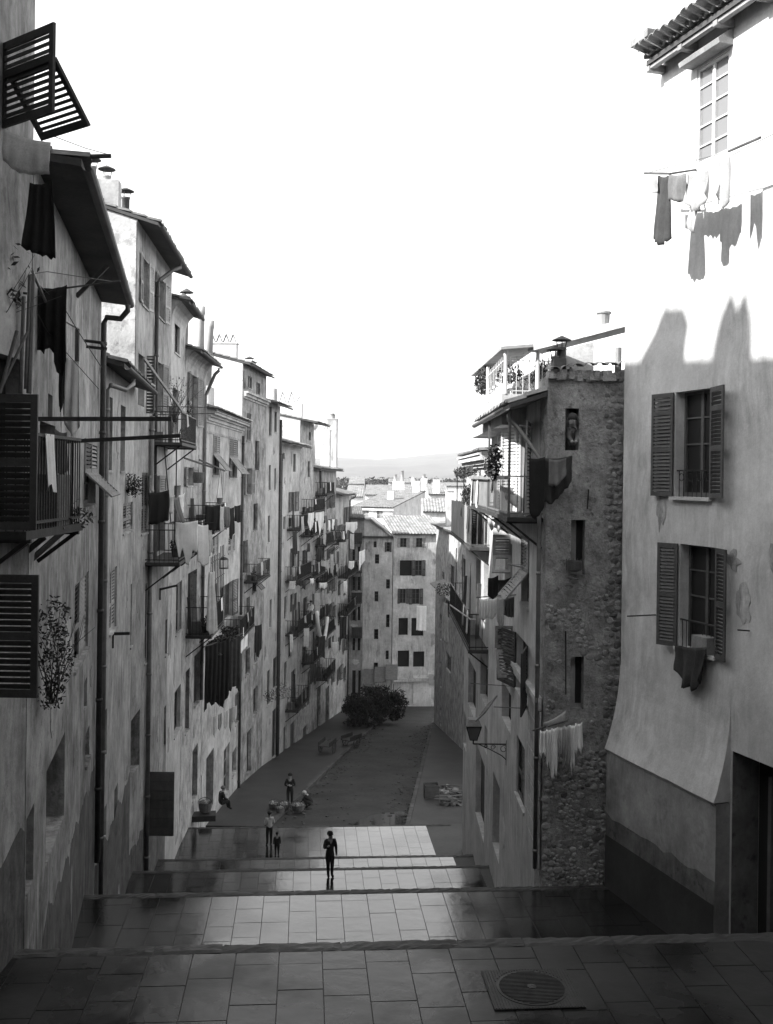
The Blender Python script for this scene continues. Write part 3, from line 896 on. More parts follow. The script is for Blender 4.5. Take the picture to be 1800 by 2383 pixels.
# rear wing: the roof and chimneys whose shadow falls on the sunny wall opposite
mb = MB(); WX0, WX1, WY0, WY1 = -14.0, -9.8, 3.0, 14.85
WZ = lambda y: 14.0 - .133 * (y - 8.6)
mb.hexa([(WX0, WY0, -9), (WX1, WY0, -9), (WX1, WY1, -9), (WX0, WY1, -9), (WX0, WY0, WZ(WY0)), (WX1, WY0, WZ(WY0)), (WX1, WY1, WZ(WY1)), (WX0, WY1, WZ(WY1))])
for prof in (((13.1, 0), (11.25, 0), (11.2, .45), (11.1, .8), (11.3, 1.12), (12.0, 1.15), (12.25, .8)),
             ((10.08, 0), (9.1, 0), (9.12, .75), (9.3, 1.3), (9.52, .95), (9.74, 1.3), (9.98, .75))):
    mb.prism([(WX1 - .7, y, WZ(y) + z - .1) for y, z in prof], V((.6, 0, 0)))
h.part('rear_wing', mb, 'plaster_mid')
mb = MB(); mb.hexa([(-14, 14.87, -9), (-9.8, 14.87, -9), (-9.8, 24.4, -9), (-14, 24.4, -9), (-14, 14.87, 8.6), (-9.8, 14.87, 8.35), (-9.8, 24.4, 8.2), (-14, 24.4, 8.45)]); h.part('added_shade_wing', mb, 'plaster_mid')  # unseen; added and sized to shade the wall under the opposite balcony
# shutters standing open towards the street
def cam_leaf(hh, px0, px1, yt, yb, Y, mat, big=True, rails=(0, .5, 1.0), pitch=.062, tilt=0.0):
    a = at(px0, yb, Y); b = at(px1, yb, Y); t = at(px0, yt, Y)
    return louvre(hh.root, a, V((1, tilt, 0)), V((0, 0, 1)), b.x - a.x, t.z - a.z, mat, big, pitch, rails)
cam_leaf(h, -62, 85, 916, 1232, 10.6, 'wood_dark')
cam_leaf(h, -62, 87, 1336, 1622, 10.7, 'wood_dark')
# high awning shutter against the sky: upright leaf with its lower flap pushed out
O = at(4, 300, 11.3); LX = V((.80, -.60, 0)); LN = V((.6, .8, 0))
louvre(h.root, O, LX, V((0, 0, 1)), .94, .93, 'wood_dark', True, .075, (0, .62, 1.0), .40, -1)
louvre(h.root, O + V((0, 0, .58)) + LX * .06 + LN * .03, LX, V((0, 0, -.80)) + LN * .6, .86, .74, 'wood_dark', True, .06, (0, 1.0), .22, -1)
h.balcony(13.75, 15.75, -.62, .50, h=1.03, gap=.088, r=.006, clutter=2)
h.win_u(13.9, 15.0, -.6, 1.3, 'dark', sill=False)
h.patches(5, 1); h.wall()
# --- house 1: deep eaves
h = LH('1', 'plaster_house', 'stained plaster house on the left with very deep dark eaves and iron balcony', (-4.26, 12.32), left_at(232), -9.5, 3.72, 'plaster_stained', depth=6, rise=0.10)
h.win(174, 206, 1345, 1531, 'closed', 'wood_pale', depth=.14)
h.win(196, 224, 1024, 1176, 'awn', 'wood_pale')
h.win(108, 150, 1752, 1956, 'door', 'wood_black', depth=.3)
h.win(199, 208, 1700, 1768, 'dark')
h.win(196, 203, 1582, 1650, 'dark', sill=False)
h.win(92, 128, 985, 1200, 'dark', depth=.3, sill=False)
h.win(112, 123, 918, 978, 'dark', sill=False)
h.win(30, 78, 1925, 2110, 'door', 'wood_black', depth=.35)
h.patches(9, 2); h.wall(); h.roof(ov=0.55, lip=.1)
u, z = h.uv(229, 1000); h.pipe_u(u, 3.2, -8.3, .06, 'zinc_dark', bend=(u - .4, 3.55, .6))
for px in (178,):      # eaves strut
    u = h.uv(px, 700)[0]; mb = MB(); mb.bar(h.P(u, 2.95, 0.0), h.P(u, 3.5, .5), .07); h.part('eaves_bracket', mb, 'wood_dark')
u0 = h.uv(80, 1215)[0]; u1 = h.uv(172, 1215)[0]
zb = -0.52
for px, py, ln, Y, yy in ((62, 975, 400, 12.45, 975), (150, 1028, 421, 13.6, 1014)):
    a = at(px, py, Y); b = at(ln, yy, Y)
    mb = MB(); mb.bar(a, b, .055, .05); h.part('clothes_pole', mb, 'wood_dark')
for px, py, qx, qy, Y, r in ((95, 367, 259, 363, 12.6, .028), (140, 672, 280, 654, 15.0, .014), (0, 1265, 150, 1228, 12.0, .02)):
    mb = MB(); mb.tube([at(px, py, Y), at(qx, qy, Y)], r, 7); h.part('clothes_pole', mb, 'wood_mid')
for (a, b, r) in (((76, 640, 12.0), (68, 915, 11.8), .032), ((70, 640, 11.9), (60, 905, 11.8), .02), ((40, 770, 11.3), (0, 915, 11.1), .02), ((66, 770, 11.7), (2, 905, 11.3), .016), ((181, 765, 14.2), (180, 840, 14.2), .03), ((56, 690, 11.8), (48, 915, 11.8), .022)):
    mb = MB(); mb.tube([at(*a), at(*b)], r, 7); h.part('prop', mb, 'wood_mid')
mb = MB(); mb.tube([at(76, 632, 12.0), at(88, 660, 12.3), at(108, 705, 12.8), at(140, 740, 13.4), at(182, 764, 14.2)], .018, 7); h.part('bent_rail', mb, 'zinc')
for pts in (((0, 600), (40, 640), (80, 652), (120, 690)), ((0, 655), (60, 640), (110, 632), (260, 655)), ((88, 730), (110, 770), (150, 815), (230, 905)), ((140, 700), (185, 775), (240, 860)), ((0, 690), (70, 715)), ((120, 315), (200, 345), (255, 360))):
    mb = MB(); mb.tube([at(x, y, 11.4 + .012 * x) for x, y in pts], .006, 5); h.part('line', mb, 'iron')
mb = MB()
a, b = at(199, 793, 17.5), at(239, 798, 17.3); mb.bar(a, b, .05, .05); a, b = at(204, 807, 17.5), at(247, 812, 17.2); mb.bar(a, b, .05, .05); mb.bar(at(238, 798, 17.3), at(246, 812, 17.2), .05, .04)
h.part('iron_bracket', mb, 'iron')
for px, yt, yb in ((0, 1295, 1262), ):
    pass
mb = MB()
for k in range(3):
    mb.bar(at(-60 + 50 * k, 1352 - 10 * k, 11.6 + .5 * k), at(62 + 42 * k, 1262 - 12 * k, 11.9 + .6 * k), .05, .06)
h.part('balcony_strut', mb, 'wood_dark')
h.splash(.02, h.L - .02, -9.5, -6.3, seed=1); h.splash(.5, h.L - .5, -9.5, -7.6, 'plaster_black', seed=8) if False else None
H['0'].splash(9, H['0'].L - .02, -9, -4.4, seed=5)  # carries the shade of the lower left corner in its colour
# --- house 2: low house
h = LH('2', 'low_house', 'low narrow house on the left with tiled eaves between two taller houses', 232, 312, -13, 2.45, 'plaster_pale', depth=6, rise=.30)
h.win(243, 262, 921, 1094, 'dark', depth=.16)
h.win(281, 292, 944, 1096, 'dark', depth=.16)
h.win(256, 272, 1323, 1466, 'closed', 'plaster_pale', depth=.06)
h.win(304, 311, 1358, 1500, 'closed', 'wood_mid')
h.win(232.5, 249, 1662, 1770, 'door', 'wood_black')
h.win(240, 248, 1880, 1952, 'dark', sill=False)
h.win(266, 274, 1832, 1952, 'door', 'wood_mid')
h.win(285, 297, 1882, 1955, 'door', 'wood_mid')
h.win(287, 309, 1170, 1236, 'closed', 'wood_pale')
h.patches(9, 3); h.wall(); h.roof(ov=.5)
u, z = h.uv(240, 930); h.pipe_u(u, 1.85, -9.5, .055, 'zinc', bend=(u + 1.0, 2.2, .55))
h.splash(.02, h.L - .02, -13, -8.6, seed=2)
# --- house 3: tall house with the bright gable
h = LH('3', 'gabled_house', 'tall house on the left with a bright crumbling gable and two capped chimney flues', 312, 395, -16, 7.25, 'plaster_mid', depth=9, rise=.30)
h.win(331, 345, 604, 714, 'open', 'plaster_pale', wf=.45)
h.win(368, 383, 648, 742, 'open', 'plaster_pale', wf=.45)
h.win(362, 377, 842, 960, 'open', 'wood_pale', wf=.5, sill=False)
h.win(322, 337, 826, 945, 'dark', sill=False)
h.win(330, 345, 1100, 1240, 'closed', 'wood_mid')
h.win(352, 368, 1108, 1170, 'open', 'wood_pale', wf=.6)
h.win(350, 385, 1215, 1290, 'dark', sill=False)
h.win(338, 352, 1355, 1535, 'closed', 'wood_mid')
h.win(352, 362, 1250, 1330, 'closed', 'wood_mid')
h.win(385, 394, 1440, 1520, 'dark'); h.win(382, 392, 1640, 1730, 'door', 'wood_mid')
h.win(300, 325, 1668, 1800, 'dark', depth=.3, sill=False)
h.patches(9, 4); h.wall()
rf = h.roof(ov=.6)
# flaking bright gable skin with broken edge
gb = MB(); n = 26; m = 30; rg = random.Random(3)
z_lo, z_hi = 1.2, 7.3
for j in range(m + 1):
    for i in range(n + 1):
        d = -(i / n) * 5.2 - .02; zt = h.z1 + .3 * (-d) - .05
        z = z_lo + (zt - z_lo) * j / m
        bump = .05 * max(0, mnoise.noise(V((d * 1.7, z * 1.7, 4))) + .35 * mnoise.noise(V((d * 6, z * 6, 9)))) * (1 if z > 4.6 else .45)
        gb.v.append(h.P(0, z, d) - h.U * (.012 + bump))
for j in range(m):
    for i in range(n):
        a = j * (n + 1) + i; gb.f.append((a, a + 1, a + n + 2, a + n + 1))
h.part('gable_render', gb, 'plaster_white')
h.chimney(.36, -1.08, 7.35, .5, 1.05, 1.05, 'plaster_pale', pots=((0, -.27, .12, .42, 'cone'), (0, .14, .12, .16, 'cone')), cap=False)
h.chimney(2.4, -.75, 7.4, .35, .35, .35, 'plaster_dull', pots=((0, 0, .12, .75, 'metal'),), cap=False)
h.chimney(3.7, -.7, 7.35, .3, .3, .2, 'plaster_dull', pots=((0, 0, .12, .2, 'metal'), ), cap=False)
h.chimney(5.6, -.7, 7.3, .3, .3, .1, 'plaster_dull', pots=((0, 0, .12, .15, 'metal'), ), cap=False)
u, _ = h.uv(358, 800); h.pipe_u(u, 6.1, -1.0, .065, 'zinc_dark', bend=(u + 1.5, 7.0, .62))
h.pipe_u(h.uv(341, 1500)[0], 1.8, -12.5, .075, 'zinc')
cam_leaf(h, 338, 360, 828, 962, 31.5, 'wood_mid', big=False, pitch=.09)
h.balcony(h.uv(349, 1030)[0], h.uv(392, 1030)[0], 1.0, 1.0, h=.95, gap=.15, r=.007, clutter=4)
h.balcony(h.uv(338, 1290)[0], h.uv(382, 1290)[0], -2.72, 1.05, h=1.0, gap=.15, r=.007, floor='wood_dark', clutter=5)
mb = MB(); mb.bar(h.P(.9, 3.4, .1), h.P(4.9, 1.9, .9), .05, .09); h.part('slanting_board', mb, 'wood_pale')
for k, (px, qx, yt, yb) in enumerate(((352, 398, 1050, 1215), (384, 410, 1050, 1215))):
    mb = MB(); mb.tube([h.P(h.uv(px, yt)[0], 1.0, .4), at(qx, yb, 34.5)], .02, 6); h.part('prop', mb, 'wood_dark')
# plank door leaf standing open at street level
pd = MB(); a = at(341, 1945, 33.0); b = at(404, 1945, 33.0); t = at(341, 1797, 33.0)
pd.box((a + b) / 2 + V((0, .03, (t.z - a.z) / 2)), V(((b.x - a.x) / 2, 0, 0)), V((0, .015, 0)), V((0, 0, (t.z - a.z) / 2)))
dr = h.part('door', pd, 'wood_dark')
for k in range(7):
    z0 = a.z + (t.z - a.z) * k / 7; z1 = a.z + (t.z - a.z) * (k + 1) / 7 - .015
    m2 = MB(); m2.box(V(((a.x + b.x) / 2, 33.0, (z0 + z1) / 2)), V(((b.x - a.x) / 2 - .02, 0, 0)), V((0, .016 + jit(.004), 0)), V((0, 0, (z1 - z0) / 2)))
    m2.build('plank', 'wood_mid', dr)
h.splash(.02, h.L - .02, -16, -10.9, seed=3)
for hk, a, b in (('3', (372, 1372), (414, 1362)), ('2', (262, 1475), (302, 1474))):
    mb = MB(); q = H[hk]; ua, za = q.uv(*a); p0 = q.P(ua, za, 0); mb.bar(p0, at(b[0], b[1], p0.y - .1), .05, .07); mb.bar(p0 + V((.02, 0, -.35)), p0 + V((.02, 0, .05)), .04); q.part('iron_bracket', mb, 'iron')
# --- house 4
h = LH('4', 'narrow_house', 'narrow house on the left with a plaster cove under its eaves', 395, 428, -16.5, 6.3, 'plaster_smooth', depth=7, rise=.28)
h.win(407, 419, 752, 824, 'bare', depth=.14)
h.balcony(h.uv(400, 1292)[0], h.uv(424, 1292)[0], -2.75, 1.0, h=1.0, gap=.15, r=.008, clutter=5, screen='wood_dark'); h.win(402, 416, 905, 1010, 'dark', sill=False); h.win(405, 420, 1130, 1290, 'dark', sill=False); h.win(410, 424, 1355, 1470, 'closed', 'wood_mid'); h.win(406, 424, 1600, 1700, 'bare')
h.win(418, 427.5, 1748, 1852, 'door', 'wood_black')
h.patches(9, 5); h.wall(); h.cavetto(.75, .55); h.roof(ov=.62)
h.chimney(2.6, -2.6, 6.6, .6, .9, 1.0, 'plaster_pale', pots=((0, 0, .14, .5, 'cone'),), cap=False)
lim = MB(); h.bx(lim, .02, h.L - .02, -16.4, -11.9, .001, .025); 
# --- house 5
h = LH('5', 'coved_house', 'house on the left with curved eaves cove, lead downpipe and iron cage balcony', 428, 477, -17.5, 5.0, 'plaster_patchy', depth=7, rise=.28)
h.win(445, 459, 874, 990, 'open', 'wood_pale', wf=.62, sill=False)
h.win(436, 448, 1088, 1130, 'open', 'wood_pale', wf=.6)
h.win(440, 452, 1180, 1240, 'dark', sill=False)
h.win(437, 458, 1330, 1470, 'dark', depth=.3, sill=False)
h.win(432, 441, 1560, 1700, 'dark'); h.win(452, 468, 1520, 1640, 'dark', sill=False)
h.win(474, 476.5, 1752, 1880, 'dark')
h.win(448, 460, 1740, 1860, 'door', 'wood_black')
h.patches(9, 6); h.wall(); h.cavetto(.7, .55); h.roof(ov=.62)
u = h.uv(474, 1000)[0]; h.pipe_u(u - .15, 3.5, -10, .075, 'zinc', bend=(u - .1, 4.75, .66))
h.balcony(h.uv(436, 1236)[0], h.uv(472, 1236)[0], -2.3, 1.1, h=1.05, gap=.15, r=.008, clutter=6, screen='cloth_dark')
b = h.balcony(h.uv(432, 1470)[0], h.uv(466, 1470)[0], -6.55, 1.05, h=1.15, gap=.15, r=.008, clutter=6, screen='wood_dark')
cg = MB()
for k in range(9):
    u = h.uv(432, 1470)[0] + (h.uv(466, 1470)[0] - h.uv(432, 1470)[0]) * k / 8
    cg.bar(h.P(u, -5.4, 1.0), h.P(u, -3.35 + (.25 if k > 5 else 0), 1.0), .03)
for zz in (-5.4, -4.4, -3.6): cg.bar(h.P(h.uv(432, 1470)[0], zz, 1.0), h.P(h.uv(466, 1470)[0] + .3, zz, 1.0), .03)
h.part('grille', cg, 'iron', b)
for k, (u_, lean, hh2) in enumerate(((.9, .0, 1.7), (2.0, .02, 2.1), (3.2, -.05, 1.5))):
    mb = MB(); p = h.P(u_, 4.95, -.25 - .12 * k)
    mb.tube([p, p + V((lean * 3, 0, hh2)), p + V((lean * 3, 0, hh2 + .05)), p + V((lean * 3, 0, hh2 + .3))], [.13, .11, .14, .13], 10)
    fl = h.part('flue', mb, 'terracotta', smooth=True)
    if k < 2:
        m3 = MB(); m3.lathe(p + V((lean * 3, 0, hh2 + .5)), [(.3, 0), (.3, .02), (0, .2)], 14); m3.lathe(p + V((lean * 3, 0, hh2 + .5)), [(.3, 0), (0, .16)], 14)
        for q in range(3): m3.tube([p + V((lean * 3 + .12 * math.cos(2 * q), .12 * math.sin(2 * q), hh2 + .28)), p + V((lean * 3 + .16 * math.cos(2 * q), .16 * math.sin(2 * q), hh2 + .52))], .014, 5)
        m3.build('cowl', 'zinc_dark', fl)
# --- house 6: cornice, two awning windows
h = LH('6', 'cornice_house', 'pale house on the left with a moulded cornice and two propped louvred shutters', 477, 563, -19, 3.0, 'plaster_pale', depth=8, rise=.26)
h.win(496, 511, 1012, 1106, 'awn', 'wood_pale', pitch=.1)
h.win(534, 553, 1020, 1112, 'awn', 'wood_pale', pitch=.1)
h.win(495, 509, 1246, 1292, 'closed', 'wood_pale'); h.win(532, 547, 1247, 1284, 'closed', 'wood_pale')
h.win(521, 540, 1358, 1440, 'open', 'wood_mid', wf=.4)
h.win(494, 507, 1360, 1440, 'bare')
h.balcony(h.uv(520, 1470)[0], h.uv(556, 1470)[0], h.uv(538, 1470)[1], .9, h=1.0, gap=.16, r=.009, clutter=6, screen='wood_dark'); h.win(552, 561, 1480, 1560, 'bare'); h.win(548, 557, 1612, 1680, 'bare'); h.win(520, 530, 1480, 1600, 'dark')
h.win(480, 497, 1754, 1886, 'dark', depth=.35, sill=False)
h.win(521, 534, 1738, 1850, 'bare', frame='plaster_pale')
h.win(541, 550, 1745, 1800, 'bare')
h.patches(9, 7); h.wall()
h.moulding(3.0 - .62, ((0, .10, .06), (.10, .16, .14), (.26, .10, .26), (.36, .12, .42), (.48, .12, .5)), 'limewash')
h.roof(ov=.5, gutter=False)
h.moulding(1.9, ((0, .10, .03),), 'plaster_mid', name='string_course')
h.chimney(2.9, -.65, 3.1, 1.7, .8, 1.1, 'plaster_white', cap=False)
for k in range(2):
    mb = MB(); p = h.P(2.5 + 1.1 * k, 4.2, -.75 + .15 * k); mb.tube([p, p + V((.05 + .1 * k, 0, 3.4 - .5 * k)), p + V((.05 + .1 * k, 0, 3.45 - .5 * k)), p + V((.05 + .1 * k, 0, 3.8 - .5 * k))], [.2, .15, .18, .17], 10); h.part('flue', mb, 'terracotta', smooth=True)
h.pipe_u(h.L - .12, 2.2, -18, .075, 'zinc_dark')
# dark-painted lower storey recess + whitewashed ground floor
h.moulding(-19, ((.0, 5.4, .03),), 'limewash', u0=.05, u1=.35, name='whitewash')
# --- house 7
h = LH('7', 'attic_house', 'house on the left with attic storey above a cornice and bright white gable', 563, 618, -20, 6.3, 'plaster_stained', depth=8, rise=.25)
h.balcony(h.uv(568, 1345)[0], h.uv(600, 1345)[0], h.uv(584, 1345)[1], .8, h=1.0, gap=.16, r=.009, clutter=5); h.win(577, 587, 876, 904, 'bare', depth=.1); h.win(597, 606, 891, 918, 'bare', depth=.1)
h.win(575, 585, 962, 1026, 'closed', 'wood_mid'); h.win(594, 604, 1026, 1094, 'bare')
h.win(590, 600, 1172, 1234, 'bare'); h.win(574, 584, 1090, 1150, 'open', 'wood_pale', wf=.5)
h.win(566, 577, 1258, 1334, 'dark'); h.win(588, 597, 1318, 1378, 'awn', 'wood_mid')
h.win(574, 582, 1390, 1450, 'bare'); h.win(592, 600, 1470, 1540, 'bare'); h.win(572, 582, 1510, 1570, 'bare'); h.win(590, 600, 1600, 1660, 'bare')
h.win(575, 585, 1700, 1800, 'door', 'wood_black')
h.patches(9, 8); h.wall(); h.roof(ov=.4)
h.moulding(4.35, ((0, .12, .08), (.12, .16, .2), (.28, .12, .32)), 'plaster_pale')
h.pipe_u(.1, 5.9, 4.9, .06, 'zinc')
gb = MB(); gb.prism([h.P(0, 3.0, -.02), h.P(0, 6.28, -.02), h.P(0, 6.25 + .25 * 7, -7), h.P(0, 3.0, -7)], -h.U * .03); h.part('gable_render', gb, 'plaster_white')
h.chimney(1.0, -1.4, 6.5, .6, 1.7, 1.0, 'plaster_white', pots=((0, -.6, .2, .5, 'tiles'), (0, -.2, .2, .5, 'tiles'), (0, .2, .2, .5, 'tiles'), (0, .6, .2, .5, 'tiles')))
h.chimney(6.0, -.8, 6.4, .4, .4, .3, 'plaster_dull', pots=((0, 0, .16, .3, 'metal'), (.5, .1, .16, .1, 'metal')), cap=False)
# --- house 8
h = LH('8', 'smooth_house', 'pale smooth house on the left with few slit windows, drainpipe along its edge', 618, 651, -21, 4.7, 'limewash', depth=7, rise=.26)
for x0, x1, yt, yb in ((627, 633, 946, 1014), (639, 645, 958, 1006), (626, 631, 1082, 1140), (639, 643, 1090, 1140), (624, 629, 1200, 1262), (624, 629, 1300, 1330), (628, 633, 1395, 1460), (636, 645, 1530, 1600), (622, 629, 1560, 1640), (634, 645, 1650, 1760)):
    h.win(x0, x1, yt, yb, 'bare', depth=.14)
h.patches(9, 9); h.wall(); h.roof(ov=.75)
h.chimney(2.5, -1.8, 5.0, .45, 1.3, 1.0, 'plaster_white', pots=((0, -.4, .25, .9, 'tiles'), (0, .4, .25, .9, 'tiles')))
h.chimney(.9, -1.2, 5.0, .3, .3, .4, 'plaster_dull', pots=((0, 0, .16, .6, 'metal'),), cap=False)
h.pipe_u(h.L - .1, 3.8, -20, .085, 'zinc_dark')
# --- house 9
h = LH('9', 'eaved_house', 'house on the left with low tiled eaves and stacked cluttered balconies', 651, 698, -22, 2.3, 'plaster_smooth', depth=7, rise=.26)
for x0, x1, yt, yb, k in ((659, 663, 1054, 1068, 'bare'), (683, 689, 1056, 1098, 'bare'), (677, 687, 1145, 1190, 'open'), (660, 665, 1202, 1232, 'bare'), (672, 682, 1205, 1226, 'dark'), (676, 690, 1275, 1320, 'dark'), (676, 684, 1382, 1425, 'dark'), (662, 668, 1388, 1440, 'bare'), (672, 680, 1480, 1530, 'dark'), (685, 692, 1380, 1420, 'bare'), (662, 668, 1540, 1600, 'bare'), (678, 688, 1560, 1640, 'bare'), (660, 668, 1690, 1770, 'door'), (676, 688, 1680, 1760, 'door')):
    h.win(x0, x1, yt, yb, k, 'wood_mid', depth=.15, sill=False)
h.patches(9, 10); h.wall(); h.cavetto(.6, .6); h.roof(ov=.8)
h.pipe_u(.25, 1.5, -21, .08, 'zinc_dark')
for y, a, b_, in ((1228, 668, 697), (1344, 664, 697), (1465, 664, 697), (1640, 664, 690)):
    h.balcony(h.uv(a, y)[0], h.uv(b_, y)[0], h.uv((a + b_) / 2, y)[1], .95, h=1.0, gap=.16, r=.016, screen='wood_dark' if y == 1465 else None, clutter=6)
mb = MB()
for k in range(2): mb.tube([h.P(.6 + .5 * k, 2.5, -.6), h.P(.6 + .5 * k, 6.0, -.6)], .14, 9)
h.part('flue', mb, 'terracotta', smooth=True)
# --- house 10
h = LH('10', 'tall_narrow_house', 'tall narrow house on the left with jutting tile eaves and pale flues', 698, 730, -23, 4.2, 'plaster_patchy', depth=7, rise=.2)
for x0, x1, yt, yb, k in ((719, 724, 1005, 1025, 'bare'), (717, 722, 1073, 1110, 'bare'), (704, 712, 1180, 1215, 'dark'), (704, 714, 1280, 1320, 'dark'), (718, 725, 1180, 1210, 'bare'), (706, 716, 1390, 1440, 'dark'), (704, 714, 1500, 1550, 'bare'), (718, 726, 1420, 1470, 'bare'), (704, 714, 1600, 1650, 'bare'), (716, 725, 1560, 1640, 'bare'), (705, 716, 1690, 1750, 'door')):
    h.win(x0, x1, yt, yb, k, 'wood_mid', depth=.15, sill=False)
h.patches(9, 11); h.wall(); h.roof(ov=1.3, gutter=False)
h.chimney(2.0, -1.2, 4.5, .7, 1.9, 1.1, 'plaster_white', pots=((0, -.6, .3, .9, 'tiles'), (0, .1, .3, .9, 'tiles'), (0, .7, .25, .5, 'tiles')), cap=False)
gb = MB(); gb.prism([h.P(0, 1.5, -.02), h.P(0, 4.1, -.02), h.P(0, 5.2, -6), h.P(0, 1.5, -6)], -h.U * .03); h.part('gable_render', gb, 'plaster_white')
for y, a, b_, in ((1190, 702, 729), (1242, 700, 729), (1338, 700, 729), (1448, 700, 729), (1530, 702, 729)):
    h.balcony(h.uv(a, y)[0], h.uv(b_, y)[0], h.uv((a + b_) / 2, y)[1], 1.0, h=1.0, gap=.17, r=.017, screen=random.choice((None, None, 'wood_mid')), clutter=6)
# --- houses 11 to 13
h = LH('11', 'patched_house', 'patched house far down the left row under a broken roof with ball-topped flue', 730, 783, -24.5, .6, 'plaster_stained', depth=8, rise=.2)
for x in (738, 752, 768, 777):
    for y in (1165, 1225, 1290, 1360, 1430, 1500, 1570):
        h.win(x - 3 + jit(1), x + 3 + jit(1), y - 18 + jit(6), y + 16 + jit(6), random.choice(('bare', 'dark', 'closed', 'open', 'open')), 'wood_mid', depth=.15, sill=False, wf=.5)
for x in (742, 762): h.win(x - 4, x + 4, 1600, 1700, 'door', 'wood_black', sill=False)
h.patches(9, 12); h.wall(); h.roof(ov=.6)
for y, a, b_, in ((1150, 734, 752), (1265, 733, 757), (1262, 768, 781), (1345, 735, 760), (1470, 735, 756), (1570, 735, 755)):
    h.balcony(h.uv(a, y)[0], h.uv(b_, y)[0], h.uv((a + b_) / 2, y)[1], 1.0, h=1.0, gap=.18, r=.02, screen=random.choice((None, None, 'wood_mid')), clutter=6)
h.chimney(3.2, -.9, .9, .5, .5, 1.4, 'plaster_white', pots=((0, 0, .16, .5, 'tiles'),))
mb = MB(); p = h.P(5.0, .8, -.9); mb.tube([p, p + V((0, 0, 3.2))], .17, 9); mb.lathe(p + V((0, 0, 3.1)), [(.1, 0), (.34, .25), (.38, .5), (.25, .75), (0, .85)], 12); h.part('flue', mb, 'plaster_white', smooth=True)
h.chimney(9.6, -.6, .9, .8, .8, 3.2, 'plaster_white', pots=((0, 0, .2, .5, 'tiles'),))
h.chimney(11.4, -.3, .6, .9, .9, 4.6, 'plaster_pale', pots=((-.15, 0, .22, .5, 'none'), (.15, 0, .22, .4, 'none')))
h = LH('12', 'end_house', 'last house of the left row with shutters folded against its corner', 783, 815, -25.5, -1.7, 'plaster_mid', depth=8, rise=.25)
for x in (790, 803):
    for y in (1240, 1300, 1370, 1440, 1500, 1570):
        h.win(x - 3, x + 3, y - 18, y + 16, random.choice(('bare', 'open', 'dark')), 'wood_mid', depth=.15, sill=False, wf=.5)
h.win(804, 812, 1180, 1216, 'open', 'wood_mid', wf=.5)
h.patches(9, 13); h.wall(); h.roof(ov=.6)
h.pipe_u(h.L - .2, -2.4, -24, .07, 'zinc_dark', bend=(h.L - .2, -1.9, .6))
for y, a, b_ in ((1335, 786, 812), (1420, 786, 808)): h.balcony(h.uv(a, y)[0], h.uv(b_, y)[0], h.uv((a + b_) / 2, y)[1], 1.0, h=1.0, gap=.2, r=.02, screen='wood_dark', clutter=5)

h = LH('13', 'street_end_annex', 'low annex with dark doors joining the left row to the grey gable-end house', 815, (-2.2, 104.96), -25.5, -4.3, 'plaster_dull', depth=8, rise=.1)
for x in (824, 836):
    for y in (1290, 1360, 1430, 1500):
        h.win(x - 3, x + 3, y - 18, y + 14, random.choice(('bare', 'open', 'dark')), 'wood_mid', depth=.15, sill=False, wf=.5)
h.win(820, 828, 1560, 1650, 'door', 'wood_black', sill=False); h.win(834, 842, 1560, 1640, 'door', 'wood_black', sill=False)
h.patches(9, 14); h.wall(); h.roof(ov=.5, gutter=False)
for y in (1262, 1330, 1400, 1480): h.balcony(h.uv(818, y)[0], h.uv(842, y)[0], h.uv(830, y)[1], .9, h=1.0, gap=.2, r=.02, screen='wood_dark' if y != 1330 else None)
# ------------------------------------------------------------------ right side
# --- R1: the big plaster house, sunlit above, shaded below
R1 = h = House('plaster_house', 'large smooth plaster house at the right edge, sunlit above and shaded below', (4.79 + .32 * 5.6, 15.3), (4.79, 20.9), -9.2, 7.95, 'plaster_clean', depth=6, rise=.30, toward=(0, 14))
def onw(hh, px, py, d=0.0):
    u, z = hh.uv(px, py, d); return hh.P(u, z, d)
# window 1
u0, u1, z0, z1 = h.rect(1572, 1656, 908, 1157)
h.hole(u0, u1, z0, z1, .24)
w = h.sash(u0, u1, z0, z1, .24, 'wood_mid', 4)
h.sill(w, u0, u1, z0, 'plaster_clean', .09)
h.leaf(u1 + .02, z0, z1, .62, 6, 'wood_shutter', True, side=1, pitch=.066, rails=(0, .45, .81, 1.0))
h.leaf(u0 - .02, z0, z1, .60, 15, 'wood_shutter', True, side=-1, pitch=.066, rails=(0, .45, .81, 1.0))
gr = MB(); zg = z0 + .48
gr.bar(h.P(u0, zg, -.05), h.P(u1, zg, -.05), .025)
for k in range(8): gr.bar(h.P(u0 + (u1 - u0) * (k + .5) / 8, z0, -.05), h.P(u0 + (u1 - u0) * (k + .5) / 8, zg, -.05), .012)
for k in range(4):
    c = h.P(u0 + (u1 - u0) * (k + .5) / 4, zg - .12, -.05)
    gr.tube([c + (h.U * math.cos(a) + V((0, 0, math.sin(a)))) * .07 for a in [i * .6 for i in range(11)]], .007, 5)
h.part('guard_rail', gr, 'iron', w)
